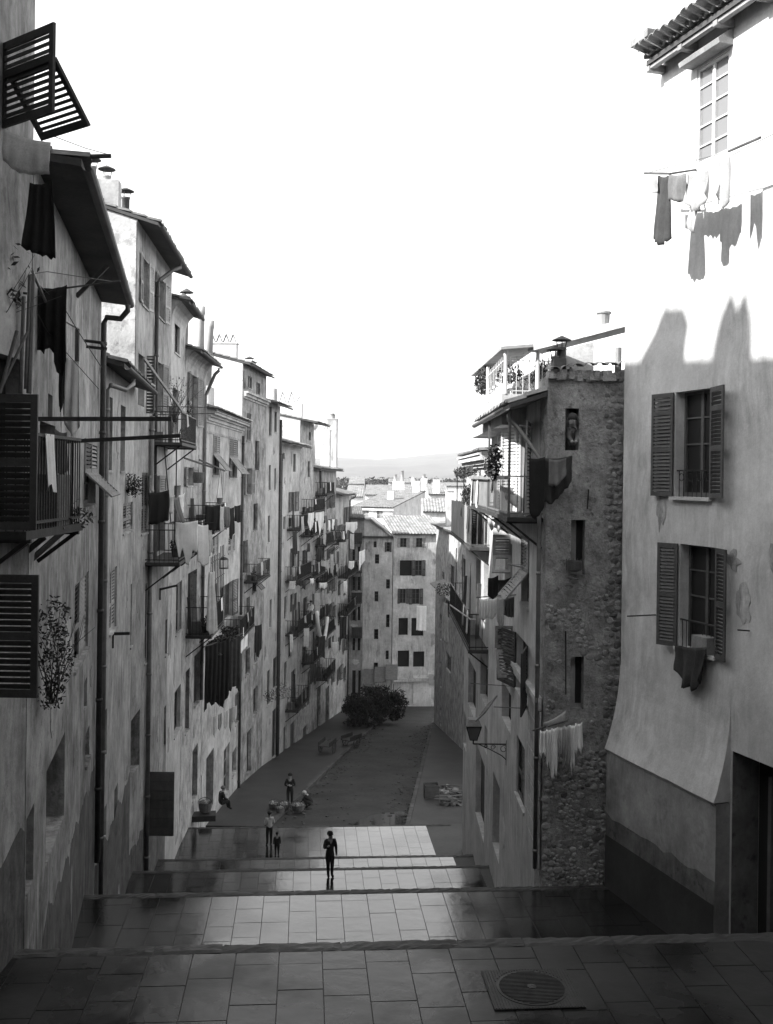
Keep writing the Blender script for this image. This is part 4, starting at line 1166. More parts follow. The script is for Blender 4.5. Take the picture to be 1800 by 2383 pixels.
# window 2
u0, u1, z0, z1 = h.rect(1582, 1668, 1270, 1516)
h.hole(u0, u1, z0, z1, .24)
w = h.sash(u0, u1, z0, z1, .24, 'wood_mid', 4)
h.sill(w, u0, u1, z0, 'plaster_clean', .09)
h.leaf(u1 + .02, z0 - .02, z1, .44, 22, 'wood_shutter', True, side=1, pitch=.062, rails=(0, .5, 1.0))
h.leaf(u0 - .02, z0 - .02, z1, .44, 14, 'wood_shutter', True, side=-1, pitch=.062, rails=(0, .5, 1.0))
gr = MB(); zg = z0 + .5
gr.bar(h.P(u0, zg, -.03), h.P(u1, zg, -.03), .025)
for k in range(9): gr.bar(h.P(u0 + (u1 - u0) * (k + .5) / 9, z0, -.03), h.P(u0 + (u1 - u0) * (k + .5) / 9, zg, -.03), .012)
h.part('guard_rail', gr, 'iron', w)
mb = MB(); h.bx(mb, u0 + .1, u0 + .55, z0 + .002, z0 + .3, -.12, .12); h.part('window_box', mb, 'wood_pale', w)
# window 3, high up in the sun
u0, u1, z0, z1 = h.rect(1622, 1697, 140, 372)
h.hole(u0, u1, z0, z1, .07)
h.sash(u0, u1, z0, z1, .07, 'paint_white', 5, 'glass_pale')
mb = MB(); mb.prism([h.P(u0 - .1, z1 + .05, 0), h.P(u0 - .1, z1 + .05, .28), h.P(u0 - .1, z1 + .13, .30), h.P(u0 - .1, z1 + .36, 0)], h.U * (u1 - u0 + .25)); h.part('window_hood', mb, 'wood_pale')
# doorway
ud1 = h.uv(1703, 1900)[0]
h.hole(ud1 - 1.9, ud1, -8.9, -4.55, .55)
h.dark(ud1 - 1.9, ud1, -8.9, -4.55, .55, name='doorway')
mb = MB(); h.bx(mb, ud1 - .004, ud1 + .0, -8.9, -4.56, -.54, -.01); h.part('jamb_shade', mb, 'plaster_damp_shade')  # thin sheet: the doorway's shade put into the jamb's colour
mb = MB(); h.bx(mb, ud1 - .5, ud1 - .42, -8.2, -4.9, -.5, -.4); h.part('door_frame', mb, 'wood_mid')
h.patches(6, 71, ('plaster_smooth', 'plaster_mid'), zlo=-3.2, zhi=1.5, size=(.3, .9)); h.wall(); UE = h.uv(1545, 165)[0]; rf = h.roof(ov=.38, gutter=False, u1=UE)
# real eaves tiles, two rows
tm = MB(); n = 8
for k in range(n + 1):
    a = math.pi * k / n
    for r in (.105, .085): pass
pts_o = [(math.cos(math.pi * k / n) * .10, math.sin(math.pi * k / n) * .085) for k in range(n + 1)]
pts_i = [(x * .84, z * .84) for x, z in pts_o]
prof = pts_o + pts_i[::-1]
tm.prism([V((x, -.24, z)) for x, z in prof], V((0, .48, 0)))
tile0 = None; base = world_loc(rf)
ang = math.atan2(h.U.y, h.U.x); rg = random.Random(5)
for row in range(2):
    for k in range(int(UE / .215)):
        c = h.P(k * .215 + .1, h.z1 - h.rise * (.46 - row * .4) + .23 + row * .02 + rg.uniform(-.012, .012), .46 - row * .4 + rg.uniform(-.03, .03))
        if tile0 is None: tile0 = tm.build('tile', 'tile_pale', rf, origin=V((0, 0, 0))); o = tile0; o.location = c - base
        else: o = copy_piece(tile0, rf, c - base)
        o.rotation_euler = (math.atan(h.rise) * (1), 0, ang + rg.uniform(-.04, .04))
mb = MB(); h.bx(mb, 0, UE, h.z1 - .16, h.z1 - .02, .24, .34); h.part('fascia', mb, 'wood_pale')
for k in range(5):
    mb = MB(); h.bx(mb, .3 + k * 1.05, .42 + k * 1.05, h.z1 - .2, h.z1 - .06, 0, .36); h.part('rafter_end', mb, 'wood_pale')
h.chimney(h.L - .1, -.6, 7.6, .5, .6, 1.25, 'plaster_white', cap=False)
mb = MB(); mb.prism([h.P(h.L - .45, 8.85, -.9), h.P(h.L + .2, 8.85, -.9), h.P(h.L + .2, 8.98, -.9), h.P(h.L - .45, 9.0, -.9)], h.N * .75); h.part('chimney_tile', mb, 'tile')
# flared skirt, thick damp base and dado
uh0, uh1 = h.uv(1700, 1740)[0], h.L + .02
mb = MB(); n = 16
top = []; 
for k in range(n + 1):
    t = k / n; u = uh1 + (uh0 - uh1) * t
    top.append(h.P(u, -4.15 + .10 * math.sin(t * 3.0), .004))
prev = None
ub = h.uv(1662, 1837, .33)[0]; M = 9
for k in range(n + 1):
    t = k / n; row = []
    for j in range(M + 1):
        v = j / M; u = uh1 + ((uh0 * (1 - v) + ub * v) - uh1) * t
        zz = -3.75 + .12 * math.sin(t * 3.0) * (1 - v) + (-5.42 + 3.75) * v + .015 * mnoise.noise(V((t * 7, v * 5, 0)))
        row.append(h.P(u, zz, .004 + .33 * v ** 1.9 + .008 * mnoise.noise(V((t * 9, v * 6, 4)))))
    row.append(h.P(row[-1].dot(V((0, 0, 0))) + uh1 + (ub - uh1) * t, -5.49, .288))
    if prev:
        for i in range(M + 1): mb.quad(prev[i], row[i], row[i + 1], prev[i + 1])
    prev = row
mb.add([prev[i] for i in range(M + 1)] + [h.P(ub, -5.42, .002), h.P(uh0, -3.75, .002)], (tuple(range(M + 3)),))
h.part('skirt', mb, 'plaster_clean', smooth=False)
mb = MB(); h.bx(mb, ub, h.L + .015, -9.2, -5.45, .002, .285); h.part('base_wall', mb, 'plaster_dull')
mb = MB(); n = 14; pr = []
for k in range(n + 1):
    u = ub + (h.L - ub) * k / n; pr.append(h.P(u, -6.75 + .12 * mnoise.noise(V((k * .9, 2, 0))), .289))
mb.prism([h.P(ub, -9.2, .289)] + pr + [h.P(h.L, -9.2, .289)], h.N * .004); h.part('damp_band', mb, 'plaster_damp_shade')
mb = MB(); h.bx(mb, ub + .02, h.L + .005, -9.2, -7.15, .295, .303); h.part('dado', mb, 'plaster_black')
for px, py, qx, qy in ((1460, 1434, 1527, 1431), (1718, 1466, 1744, 1468)):
    mb = MB(); mb.tube([onw(h, px, py, .4), onw(h, qx, qy, .01)], .014, 6); h.part('iron_rod', mb, 'iron')
for a, b, r in (((1696, 352, .75), (1770, 320, .75), .022), ((1702, 362, .7), (1800, 312, .6), .006), ((1500, 403, .85), (1562, 404, .8), .02), ((1500, 404, .82), (1700, 352, .72), .006), ((1562, 404, .8), (1620, 395, 0.0), .02)):
    mb = MB(); mb.tube([onw(h, a[0], a[1], a[2]), onw(h, b[0], b[1], b[2])], r, 6); h.part('clothes_pole', mb, 'wood_mid')
# --- R2: rough gable of exposed rubble
R2 = g = House('rubble_house', 'narrow rough gable of flaking render and exposed rubble with broken tiles on top', (3.27, 21.08), (4.86, 21.22), -16, 2.15, 'rough_render', depth=.68, rise=-.1, toward=(4, 0))
def slit(x0, x1, yt, yb, dep=.35):
    u0, u1, z0, z1 = g.rect(x0, x1, yt, yb); hh = g.hole(u0, u1, z0, z1, dep)
    if hh:
        g.dark(*hh, dep - .01, 'plaster_mid')
        mb = MB(); g.bx(mb, hh[0] + (hh[1] - hh[0]) * .55, hh[1], hh[2] + .1, hh[3], -dep + .005, -dep + .02); g.part('slit', mb, 'room')
slit(1316, 1348, 950, 1048, .30)
slit(1329, 1362, 1210, 1338, .22); slit(1328, 1359, 1528, 1652, .22)
g.wall()
base = world_loc(g.root)
# stones: exposed strip by the corner and the bared lower wall
stone_src = []
for k in range(7):
    rg = random.Random(90 + k); mb = MB(); vs = []
    bm = bmesh.new(); bmesh.ops.create_icosphere(bm, subdivisions=1, radius=1.0)
    for v in bm.verts: v.co = V((v.co.x * 1.15, v.co.y * .55, v.co.z)) * rg.uniform(.72, 1.25)
    mb.add([v.co.copy() for v in bm.verts], [tuple(x.index for x in f.verts) for f in bm.faces]); bm.free()
    stone_src.append(mb)
st_obj = []
rg = random.Random(12); placed = []; n_st = 0; rest = MB()
def put_stone(u, z, sx, sz):
    global n_st
    k = rg.randrange(7)
    if n_st < 290:
        if len(st_obj) <= k or st_obj[k] is None:
            while len(st_obj) <= k: st_obj.append(None)
            o = stone_src[k].build('stone', 'rubble_stone', g.root, origin=V((0, 0, 0))); st_obj[k] = o
        else:
            o = bpy.data.objects.new('stone', st_obj[k].data); COL.objects.link(o); o.parent = g.root
        o.location = g.P(u, z, .0) - base; o.rotation_euler = (0, rg.uniform(-.5, .5), rg.uniform(-.2, .2)); o.scale = (sx, rg.uniform(.03, .06), sz)
        n_st += 1
    else:
        c = g.P(u, z, 0); a = rg.uniform(-.5, .5); t = .045
        rest.add([c + V(((v.x * math.cos(a) + v.z * math.sin(a)) * sx, v.y * t, (-v.x * math.sin(a) + v.z * math.cos(a)) * sz)) for v in stone_src[k].v], stone_src[k].f)
z = 2.05
while z > -8.3:                       # corner strip
    u = g.uv(1412 + 6 * math.sin(z * 3), 1110 - z * 110)[0] + rg.uniform(-.03, .03)
    while u < g.L - .03:
        s = rg.uniform(.04, .10)
        put_stone(min(u + s, g.L - .03), z + rg.uniform(-.04, .04), s, s * rg.uniform(.6, 1.2)); u += s * 2.0
    z -= rg.uniform(.10, .17)
tries = 0
while len(placed) < 700 and tries < 9000:
    tries += 1
    u = rg.uniform(.04, g.L - .3); z = -8.35 + 6.6 * rg.random() ** 1.3
    s = rg.uniform(.035, .105)
    if any(abs(u - a) < (s + b) * .72 and abs(z - c) < (s + b) * .66 for a, c, b in placed): continue
    if any(a - .05 < u < b + .05 and c - .05 < z < e + .05 for (a, b, c, e, _) in g.open): continue
    if mnoise.noise(V((u * 2.2, z * 1.6, 0))) < (-.25 if z < -6 else .02 if z < -4.5 else .2): continue
    placed.append((u, z, s)); put_stone(u, z, s, s * rg.uniform(.7, 1.1))
rest.build('small_stone', 'rubble_stone', g.root, kind='stuff')
# crumbling plaster edge and tiles on the gable top
mb = MB(); n = 18
for k in range(n):
    u = g.L * (k + .5) / n
    mb.box(g.P(u, 2.13 + .06 * mnoise.noise(V((k * .7, 0, 0))), -.05), V((g.L / n * .62, 0, 0)), V((0, .13 + jit(.03), 0)), V((0, jit(.03), .07 + abs(jit(.05)))))
g.part('crumbled_coping', mb, 'rough_render')
for k in range(7):
    mb = MB(); c = g.P(.12 + k * .24, 2.24 + .02 * k + jit(.02), -.1)
    mb.prism([c + V((x * 1.15, -.28, zz * .8)) for x, zz in prof], V((jit(.06), .5, .06))); g.part('tile', mb, 'tile')
g.chimney(.30, -.35, 2.1, .26, .26, .40, 'zinc_dark', cap=False, pots=((-.08, .02, .085, .05, 'metal'), (.06, 0, .095, .24, 'metal')))
mb = MB(); mb.tube([g.P(1.52, 2.2, -.2), g.P(1.52, 2.75, -.2)], .07, 8); g.part('flue', mb, 'terracotta')
mb = MB(); mb.tube([g.P(.42, -3.1, .04), g.P(.44, -4.4, .04)], .015, 5); mb.tube([g.P(.86, .8 - 1.0, .04), g.P(.84, -.6, .04)], .015, 5); g.part('wall_tie', mb, 'iron')
mb = MB(); p = onw(g, 1338, 1312, .18); mb.lathe(p - V((0, 0, .16)), [(.06, 0), (.15, .04), (.17, .22)], 12)
for k in range(12):
    a = k * .5236; mb.tube([p + V((.17 * math.cos(a), .17 * math.sin(a), -.14)), p + V((.17 * math.cos(a), .17 * math.sin(a), .10))], .006, 4)
g.part('wire_basket', mb, 'iron_rust')
# --- R3: balconied house behind the gable
R3 = h = House('balconied_house', 'pale house on the right with a long iron balcony under a sloping roof', (3.24, 21.80), (3.22, 31.8), -16, 1.70, 'limewash', depth=5, rise=.37, toward=(0, 26))
h.win(1216, 1238, 992, 1192, 'open', 'paint_white', wf=.8, ang=12, sill=False)
h.win(1183, 1200, 1000, 1190, 'open', 'paint_white', wf=.7, sill=False)
h.win(1214, 1232, 1250, 1408, 'awn', 'wood_pale')
h.win(1176, 1192, 1262, 1400, 'dark', sill=False)
h.win(1203, 1230, 1488, 1622, 'open', 'wood_dark', wf=.55, ang=14)
h.win(1168, 1190, 1600, 1690, 'dark', sill=False); h.win(1172, 1190, 1470, 1570, 'dark', sill=False)
h.win(1202, 1222, 1725, 1868, 'closed', 'wood_mid')
h.win(1147, 1163, 1812, 1990, 'door', 'wood_dark', depth=.3, sill=False)
h.win(1178, 1186, 1680, 1790, 'dark', sill=False)
h.patches(5, 81, ('plaster_pale', 'plaster_smooth')); h.wall(); rf = h.roof(ov=.74, gutter=True, u0=-.70, u1=6.8, back=.05, gmat='zinc', mat='tile_pale')
h.pipe_u(-.62, .4, -8.0, .045, 'zinc', bend=(-.35, 1.35, .72)); 
mb = MB(); mb.box(h.P(-.6, -.35, .1), h.U * .11, h.N * .09, V((0, 0, .14))); h.part('rain_head', mb, 'zinc')
b = h.balcony(-.5, 8.6, -.80, .74, h=.85, gap=.17, brackets=4, r=.006, rail='zinc', clutter=7)
for u in (-.45, 3.7):
    mb = MB(); mb.bar(h.P(u, -.8, .70), h.P(u, 1.42, .70), .05); h.part('post', mb, 'wood_mid')
mb = MB(); h.bx(mb, -.5, 8.6, -.02, .06, .69, .8); h.part('plank_shelf', mb, 'wood_pale')
mb = MB(); h.bx(mb, 4.2, 8.3, -.75, -.05, .68, .70); h.part('board_screen', mb, 'wood_pale')
# rusticated courses
for k in range(9):
    z = -8.0 + k * .36
    mb = MB(); h.bx(mb, -.66, 1.2 if k % 2 else 1.05, z, z + .335, .002, .035); h.part('stone_course', mb, 'plaster_pale')
h.moulding(-4.75, ((0, .16, .07), (.16, .1, .12)), 'plaster_pale', u0=-.66, u1=4.0, name='string_course')
cam_leaf(h, 1147, 1191, 1244, 1292, 26.7, 'wood_pale', big=False)
O = at(1190, 1294, 26.6); louvre(h.root, O, V((-1, 0, 0)), V((-.12, -.75, -.62)), .46, .62, 'wood_pale', False, .07, (0, 1.0))
cam_leaf(h, 1152, 1196, 1456, 1508, 26.0, 'wood_pale', big=False)
O = at(1196, 1512, 25.9); louvre(h.root, O, V((-1, 0, 0)), V((0.05, -.42, -.9)), .46, .72, 'wood_pale', False, .07, (0, 1.0))
O = at(1135, 1640, 25.5); louvre(h.root, O, V((.5, -.2, .55)), V((-.35, -.3, -.4)), .35, .55, 'wood_pale', False, .07, (0, 1.0))
for a, b_, r in (((1185, 1314, 25), (1345, 1348, 20.6), .018), ((1186, 1314, 25), (1340, 1313, 20.9), .004), ((1096, 1590, 27), (1190, 1597, 26), .01), ((1150, 1645, 26), (1215, 1648, 24), .012), ((1110, 1390, 28), (1220, 1383, 25), .014), ((1240, 1700, 20.7), (1322, 1677, 20.6), .018)):
    mb = MB(); mb.tube([at(*a), at(*b_)], r, 6); h.part('clothes_pole', mb, 'wood_mid')
# roof terrace with pergola
tb = MB()
TX0, TX1, TY0, TY1, TZ = 2.66, 4.25, 24.0, 32.5, 1.97
tb.hexa([(TX0, TY0, 1.25), (TX1, TY0, 1.25), (TX1, TY1, 1.25), (TX0, TY1, 1.25), (TX0, TY0, TZ), (TX1, TY0, TZ), (TX1, TY1, TZ), (TX0, TY1, TZ)])
te = h.part('terrace', tb, 'limewash')
pr = MB()
for i in range(9): x = TX0 + .04 + (1.2) * i / 8; pr.bar((x, TY0 + .06, TZ), (x, TY0 + .06, TZ + .95 - (.08 if i % 3 else 0)), .016)
for i in range(22): y = TY0 + .06 + 8 * i / 21; pr.bar((TX0 + .04, y, TZ), (TX0 + .04, y, TZ + .9), .016)
for zz in (TZ + .08, TZ + .78): pr.bar((TX0 + .04, TY0 + .06, zz), (TX0 + 1.25, TY0 + .06, zz), .02); pr.bar((TX0 + .04, TY0 + .06, zz), (TX0 + .04, TY1 - .4, zz), .02)
pr.build('railing', 'paint_white', te)
for x, y in ((TX0 + .08, TY0 + .02), (TX0 + .83, TY0 + .02), (TX0 + .06, TY0 + 4), (TX0 + .06, TY1 - .5)):
    mb = MB(); mb.tube([(x, y, TZ), (x, y, 3.02)], .045, 8); mb.build('post', 'paint_white', te)
pg = MB(); 
def slab(a, b, c, d, t): pg.hexa([V(a), V(b), V(c), V(d), V(a) + V((0, 0, t)), V(b) + V((0, 0, t)), V(c) + V((0, 0, t)), V(d) + V((0, 0, t))])
slab((TX0 - .05, TY0 - .2, 2.98), (TX0 + .85, TY0 - .2, 3.06), (TX0 + .85, TY1, 3.3), (TX0 - .05, TY1, 3.2), .07)
pg.build('pergola_roof', 'wood_pale', te)
a, b_ = at(1250, 808, 23.9), at(1466, 752, 22.4)
mb = MB(); mb.bar(a, b_, .3, .17); mb.bar(a + V((0, .35, -.06)), b_ + V((0, .35, -.06)), .6, .05); mb.build('sloping_roof_edge', 'plaster_white', te)
mb = MB(); c = at(1405, 768, 22.9); mb.lathe(c, [(.13, 0), (.14, .34), (.17, .36), (.17, .4)], 12); mb.build('chimney_pot', 'terracotta', te)
mb = MB(); c = at(1452, 757, 22.6); mb.lathe(c, [(.15, 0), (.16, .3), (.12, .32)], 12); mb.build('chimney_pot', 'plaster_white', te)
mb = MB(); mb.hexa([(TX0 + 1.28, TY0 + .3, TZ), (TX1 + .6, TY0 + .3, TZ), (TX1 + .6, TY1, TZ), (TX0 + 1.28, TY1, TZ), (TX0 + 1.28, TY0 + .3, 3.0), (TX1 + .6, TY0 + .3, 3.25), (TX1 + .6, TY1, 3.25), (TX0 + 1.28, TY1, 3.0)]); mb.build('terrace_wall', 'plaster_white', te)
# --- R3b and R4
R5 = h = House('terraced_house', 'house on the right with boarded balconies stepping down behind the balconied house', (3.22, 31.85), (3.2, 41.2), -19.5, .75, 'limewash', depth=5, rise=.1, toward=(0, 36))
for x0, x1, yt, yb, k in ((1112, 1122, 1130, 1230, 'open'), (1126, 1138, 1310, 1400, 'dark'), (1108, 1118, 1300, 1420, 'dark'), (1122, 1140, 1400, 1500, 'dark'), (1098, 1112, 1400, 1480, 'dark'), (1118, 1140, 1545, 1640, 'dark'), (1090, 1108, 1545, 1660, 'dark'), (1107, 1128, 1752, 1930, 'door'), (1078, 1086, 1660, 1740, 'dark'), (1070, 1078, 1560, 1600, 'bare'), (1128, 1141, 1700, 1760, 'bare')):
    h.win(x0, x1, yt, yb, k, 'wood_dark', depth=.2, sill=False)
h.wall(); h.moulding(.35, ((0, .1, .1), (.1, .12, .2), (.22, .16, .34), (.38, .06, .4)), 'plaster_white'); h.roof(ov=.3, gutter=False)
b = h.balcony(.05, 9.3, -2.15, .62, h=1.2, gap=.16, r=.012, rail='iron_rust', clutter=6)
mb = MB()
for k in range(21): h.bx(mb, 1.5 + k * .36, 1.5 + k * .36 + .34, -2.1, -.85 + jit(.05), .59, .61)
mb.build('board_screen', 'wood_pale', b)
b = h.balcony(.05, 9.6, -5.32, .62, h=1.1, gap=.17, r=.009, rail='iron', clutter=7)
for u in (.1, 3.2, 6.4):
    mb = MB(); mb.bar(h.P(u, -2.15, .58), h.P(u, .4, .58), .035); mb.bar(h.P(u, -5.3, .58), h.P(u, -2.6, .58), .035); h.part('post', mb, 'iron_rust')
mb = MB(); mb.bar(h.P(0.05, -.9, .58), h.P(7, -.9, .58), .03); mb.bar(h.P(.1, .35, .58), h.P(6.4, .35, .58), .02); h.part('rail', mb, 'iron_rust')
a, b_ = at(1048, 1408, 33.5), at(1098, 1443, 31.6); mb = MB(); mb.tube([a, b_], .025, 6); h.part('prop', mb, 'wood_pale')
R4 = h = House('corner_house', 'grey house at the far right bend with patched render and a tall white chimney', (6.6, 63), (4.5, 92), -24.5, -4.15, 'plaster_patchy', depth=6, rise=.12, toward=(0, 70))
for x0, x1, yt, yb, k in ((1046, 1058, 1315, 1365, 'bare'), (1074, 1088, 1300, 1350, 'dark'), (1070, 1084, 1420, 1470, 'bare'), (1028, 1034, 1330, 1380, 'bare'), (1038, 1046, 1395, 1440, 'dark'), (1024, 1029, 1430, 1490, 'dark'), (1038, 1050, 1522, 1562, 'bare'), (1024, 1028, 1540, 1600, 'dark'), (1024, 1028, 1640, 1690, 'door')):
    h.win(x0, x1, yt, yb, k, 'wood_dark', depth=.2, sill=False)
h.wall(); h.roof(ov=.5, gutter=False)
h.chimney(h.uv(1038, 1250)[0], -.3, -4.0, 1.0, .6, 2.9, 'plaster_white', cap=True); h.chimney(h.uv(1024, 1250)[0], -1.0, -3.9, .9, .8, 1.6, 'plaster_white')
u0, z = h.uv(1068, 1398); u1, _ = h.uv(1024, 1366)
mb = MB(); mb.prism([h.P(8, -8.6, 0), h.P(8, -8.95, 1.1), h.P(8, -8.88, 1.1), h.P(8, -8.5, 0)], h.U * 16); h.part('pent_roof', mb, 'tile_pale')
# ------------------------------------------------------------------ houses closing the view
def FH(name, label, px0, px1, Y, ez, z0, mat, D, rise, roof='tile_pale', yaw=0.0, ov=.35, wins=(), Yb=None):
    a = ((px0 - CX) / F * Y, Y); Yb = Yb or Y; b = ((px1 - CX) / F * Yb, Yb)
    hh = House(name, label, a, b, z0, ez, mat, depth=D, rise=rise, toward=((a[0] + b[0]) / 2, 0))
    for wn_ in wins: hh.win(*wn_[:4], wn_[4], wn_[5] if len(wn_) > 5 else 'wood_dark', depth=.22, sill=False, wf=.45)
    hh.patches(5, int(px0)); hh.wall(); hh.roof(ov=ov, mat=roof, gutter=False, pitch=.34)
    return hh
e1 = FH('gable_end_house', 'grey gable-end house closing the street with a sloping verge and small square windows', 846, 917, 105, -6.2, -25.5, 'plaster_smooth', 9, .02, wins=[
    (870, 877, 1260, 1274, 'bare'), (873, 883, 1290, 1312, 'bare'), (900, 908, 1262, 1284, 'open'), (899, 908, 1348, 1370, 'bare'), (872, 881, 1376, 1400, 'bare'), (899, 907, 1430, 1460, 'bare'), (871, 881, 1464, 1488, 'bare'), (898, 905, 1514, 1535, 'bare'), (870, 880, 1542, 1565, 'bare')])
h = e1; mb = MB(); mb.prism([h.P(0, -6.2, .004), h.P(0, -4.4, .004), h.P(.9, -4.4, .004), h.P(h.L, -6.15, .004)], h.N * -9); h.part('gable', mb, 'plaster_smooth')
mb = MB(); mb.bar(h.P(.8, -4.32, .12), h.P(h.L + .35, -6.2, .12), .5, .14); mb.bar(h.P(-.2, -4.3, .12), h.P(.85, -4.3, .12), .5, .14); h.part('verge', mb, 'tile_pale')
mb = MB()
for k in range(5): mb.bar(h.P(1.1 + k * .5, -4.6 - k * .33, 0), h.P(1.1 + k * .5, -4.6 - k * .33, .3), .09)
h.part('purlin_end', mb, 'wood_mid')
for k in range(3):
    mb = MB(); p = h.P(.3 + k * 1.1, -19.6 + .25 * k, .1); mb.hexa([p, p + h.U * 1.25, p + h.U * 1.2 + h.N * 3.2 + V((0, 0, -.9)), p + h.N * 3.2 + V((0, 0, -.95)), p + V((0, 0, .05)), p + h.U * 1.25 + V((0, 0, .05)), p + h.U * 1.2 + h.N * 3.2 + V((0, 0, -.85)), p + h.N * 3.2 + V((0, 0, -.9))]); h.part('awning', mb, 'cloth_grey')
mb = MB()
for k in range(3): p = h.P(.3 + k * 1.5, -24, 3.2); mb.bar(p, p + V((0, 0, 3.6)), .08)
h.part('awning_post', mb, 'wood_mid')
e2 = FH('shuttered_house', 'house facing up the street with four rows of wide shuttered windows under a tiled roof', 918, 1036, 107.2, -5.95, -26, 'plaster_smooth', 8, .19, Yb=108, wins=[
    (932, 947, 1252, 1274, 'open', 'wood_pale'), (969, 984, 1252, 1274, 'open', 'wood_pale'), (931, 960, 1304, 1340, 'dark'), (967, 983, 1304, 1340, 'open'), (932, 945, 1370, 1404, 'open'), (960, 977, 1370, 1406, 'open'), (928, 950, 1438, 1478, 'dark'), (958, 986, 1438, 1480, 'dark'), (926, 953, 1514, 1552, 'dark'), (962, 988, 1516, 1552, 'dark')])
h = e2; mb = MB(); h.bx(mb, h.uv(962, 1600)[0], h.uv(1004, 1600)[0], -25, h.uv(980, 1572)[1], .002, .05); h.part('whitewash', mb, 'plaster_white')
mb = MB(); h.bx(mb, .1, h.uv(1000, 1330)[0], -21.2, -20.9, .0, .5); h.part('ledge', mb, 'plaster_pale')
b1 = FH('white_house', 'sunlit white house behind the street with broad tiled roof and shaded grey flank', 818, 915, 131.4, -3.95, -27, 'plaster_white', 19, .10, Yb=130, wins=[(845, 859, 1187, 1205, 'closed', 'wood_pale'), (877, 892, 1187, 1207, 'closed', 'wood_pale')])
b1.chimney(3.2, -8, -3.2, .9, .9, 1.3, 'plaster_white', cap=False); b1.chimney(4.6, -17, -2.4, 1.0, .9, 1.9, 'plaster_white', cap=False, pots=((0, 0, .2, .5, 'tiles'),))
mb = MB(); b1.bx(mb, -.2, b1.L + .2, -4.25, -4.0, 0, .3); b1.part('cornice', mb, 'plaster_white')
FH('tiled_annex', 'small tiled annex between the white house and the right-hand houses', 985, 1040, 120, -4.0, -27, 'plaster_white', 5, .26)
FH('back_house', 'white house with blank wall behind the tiled annex', 998, 1048, 155, -2.6, -27, 'plaster_white', 12, .12).chimney(1.2, -.8, -2.5, 1.0, .8, 2.2, 'plaster_white', pots=((0, 0, .25, .5, 'tiles'),))
hb = FH('distant_house', 'distant house with a long low roof behind the white house', 850, 1000, 190, -3.4, -27, 'plaster_white', 14, .12)
hb.chimney(6.2, -3, -3.0, 2.2, 1.6, 2.2, 'plaster_white', cap=False, pots=((-.6, 0, .3, 1.3, 'none'), (.7, 0, .3, 2.0, 'none')))
hb.chimney(11.0, -4, -2.8, 1.2, 1.2, 2.6, 'plaster_white', cap=False, pots=((0, 0, .3, .8, 'none'),))
FH('distant_shed', 'distant pale gabled shed at the left end of the far roofs', 812, 848, 210, -1.6, -27, 'plaster_white', 9, .16)
FH('distant_cottage', 'distant cottage roof just right of the left row', 806, 846, 165, -3.3, -27, 'plaster_white', 10, .16)
FH('far_block', 'long pale far block below the hills at the right', 1010, 1130, 240, -2.0, -27, 'plaster_white', 12, .06)
FH('far_villa', 'far pale villa among the trees below the hills', 905, 960, 280, -1.6, -27, 'plaster_white', 10, .1)
# far trees below the hills
tr = MB(); rg = random.Random(77)
for k in range(120):
    X = -30 + 75 * k / 119; Y = 330 + rg.uniform(-12, 12)
    zc = -2.2 + rg.uniform(-.5, .4)
    leaves(tr, (X, Y, zc), 2.2, 2.5, 1.9, 55, .55, rg)
    leaves(tr, (X, Y, zc - 4), 2.2, 2.5, 3.0, 30, .8, rg)
tg = tr.build('far_wood', 'leaf', None, kind='stuff'); tag(tg, 'dark belt of trees along the foot of the far hills', 'wood')
# hills
hl = MB(); n = 140; rows = 10
prof_h = [(-400, 1075), (500, 1078), (700, 1071), (800, 1066), (880, 1069), (940, 1064), (1000, 1056), (1060, 1050), (1100, 1046), (1200, 1040), (1500, 1052), (2400, 1070)]
def hp(px):
    for (a, ya), (b, yb) in zip(prof_h[:-1], prof_h[1:]):
        if a <= px <= b: return ya + (yb - ya) * (px - a) / (b - a)
    return 1080
for j in range(rows + 1):
    t = j / rows; Y = 1700 + 1500 * t
    for i in range(n + 1):
        px = -400 + 2800 * i / n
        zt = (HY - hp(px)) / F * 3200
        z = -27 + (zt + 27) * (t ** .9) + 9 * mnoise.noise(V((px * .012, t * 5, 1))) * math.sin(math.pi * t) + (2.0 * mnoise.noise(V((px * .05, t * 9, 5))) if j else 0)
        hl.v.append(V(((px - CX) / F * Y, Y, z)))
for j in range(rows):
    for i in range(n):
        a = j * (n + 1) + i; hl.f.append((a, a + 1, a + n + 2, a + n + 1))
hl.build('hills', 'hill', None, smooth=True, kind='structure')
# the hazy air
hz = MB(); hz.hexa([(-3800, -80, -40), (3800, -80, -40), (3800, 3400, -40), (-3800, 3400, -40), (-3800, -80, 140), (3800, -80, 140), (3800, 3400, 140), (-3800, 3400, 140)])
hm = bpy.data.materials.new('haze'); hm.use_nodes = True; MATS['haze'] = hm
hm.node_tree.nodes.clear(); ho = hm.node_tree.nodes.new('ShaderNodeOutputMaterial'); pv = hm.node_tree.nodes.new('ShaderNodeVolumePrincipled')
pv.inputs['Color'].default_value = (.95, .95, .96, 1); pv.inputs['Density'].default_value = 0.00013
hm.node_tree.links.new(pv.outputs[0], ho.inputs['Volume'])
hz.build('haze', 'haze', None, kind='stuff')
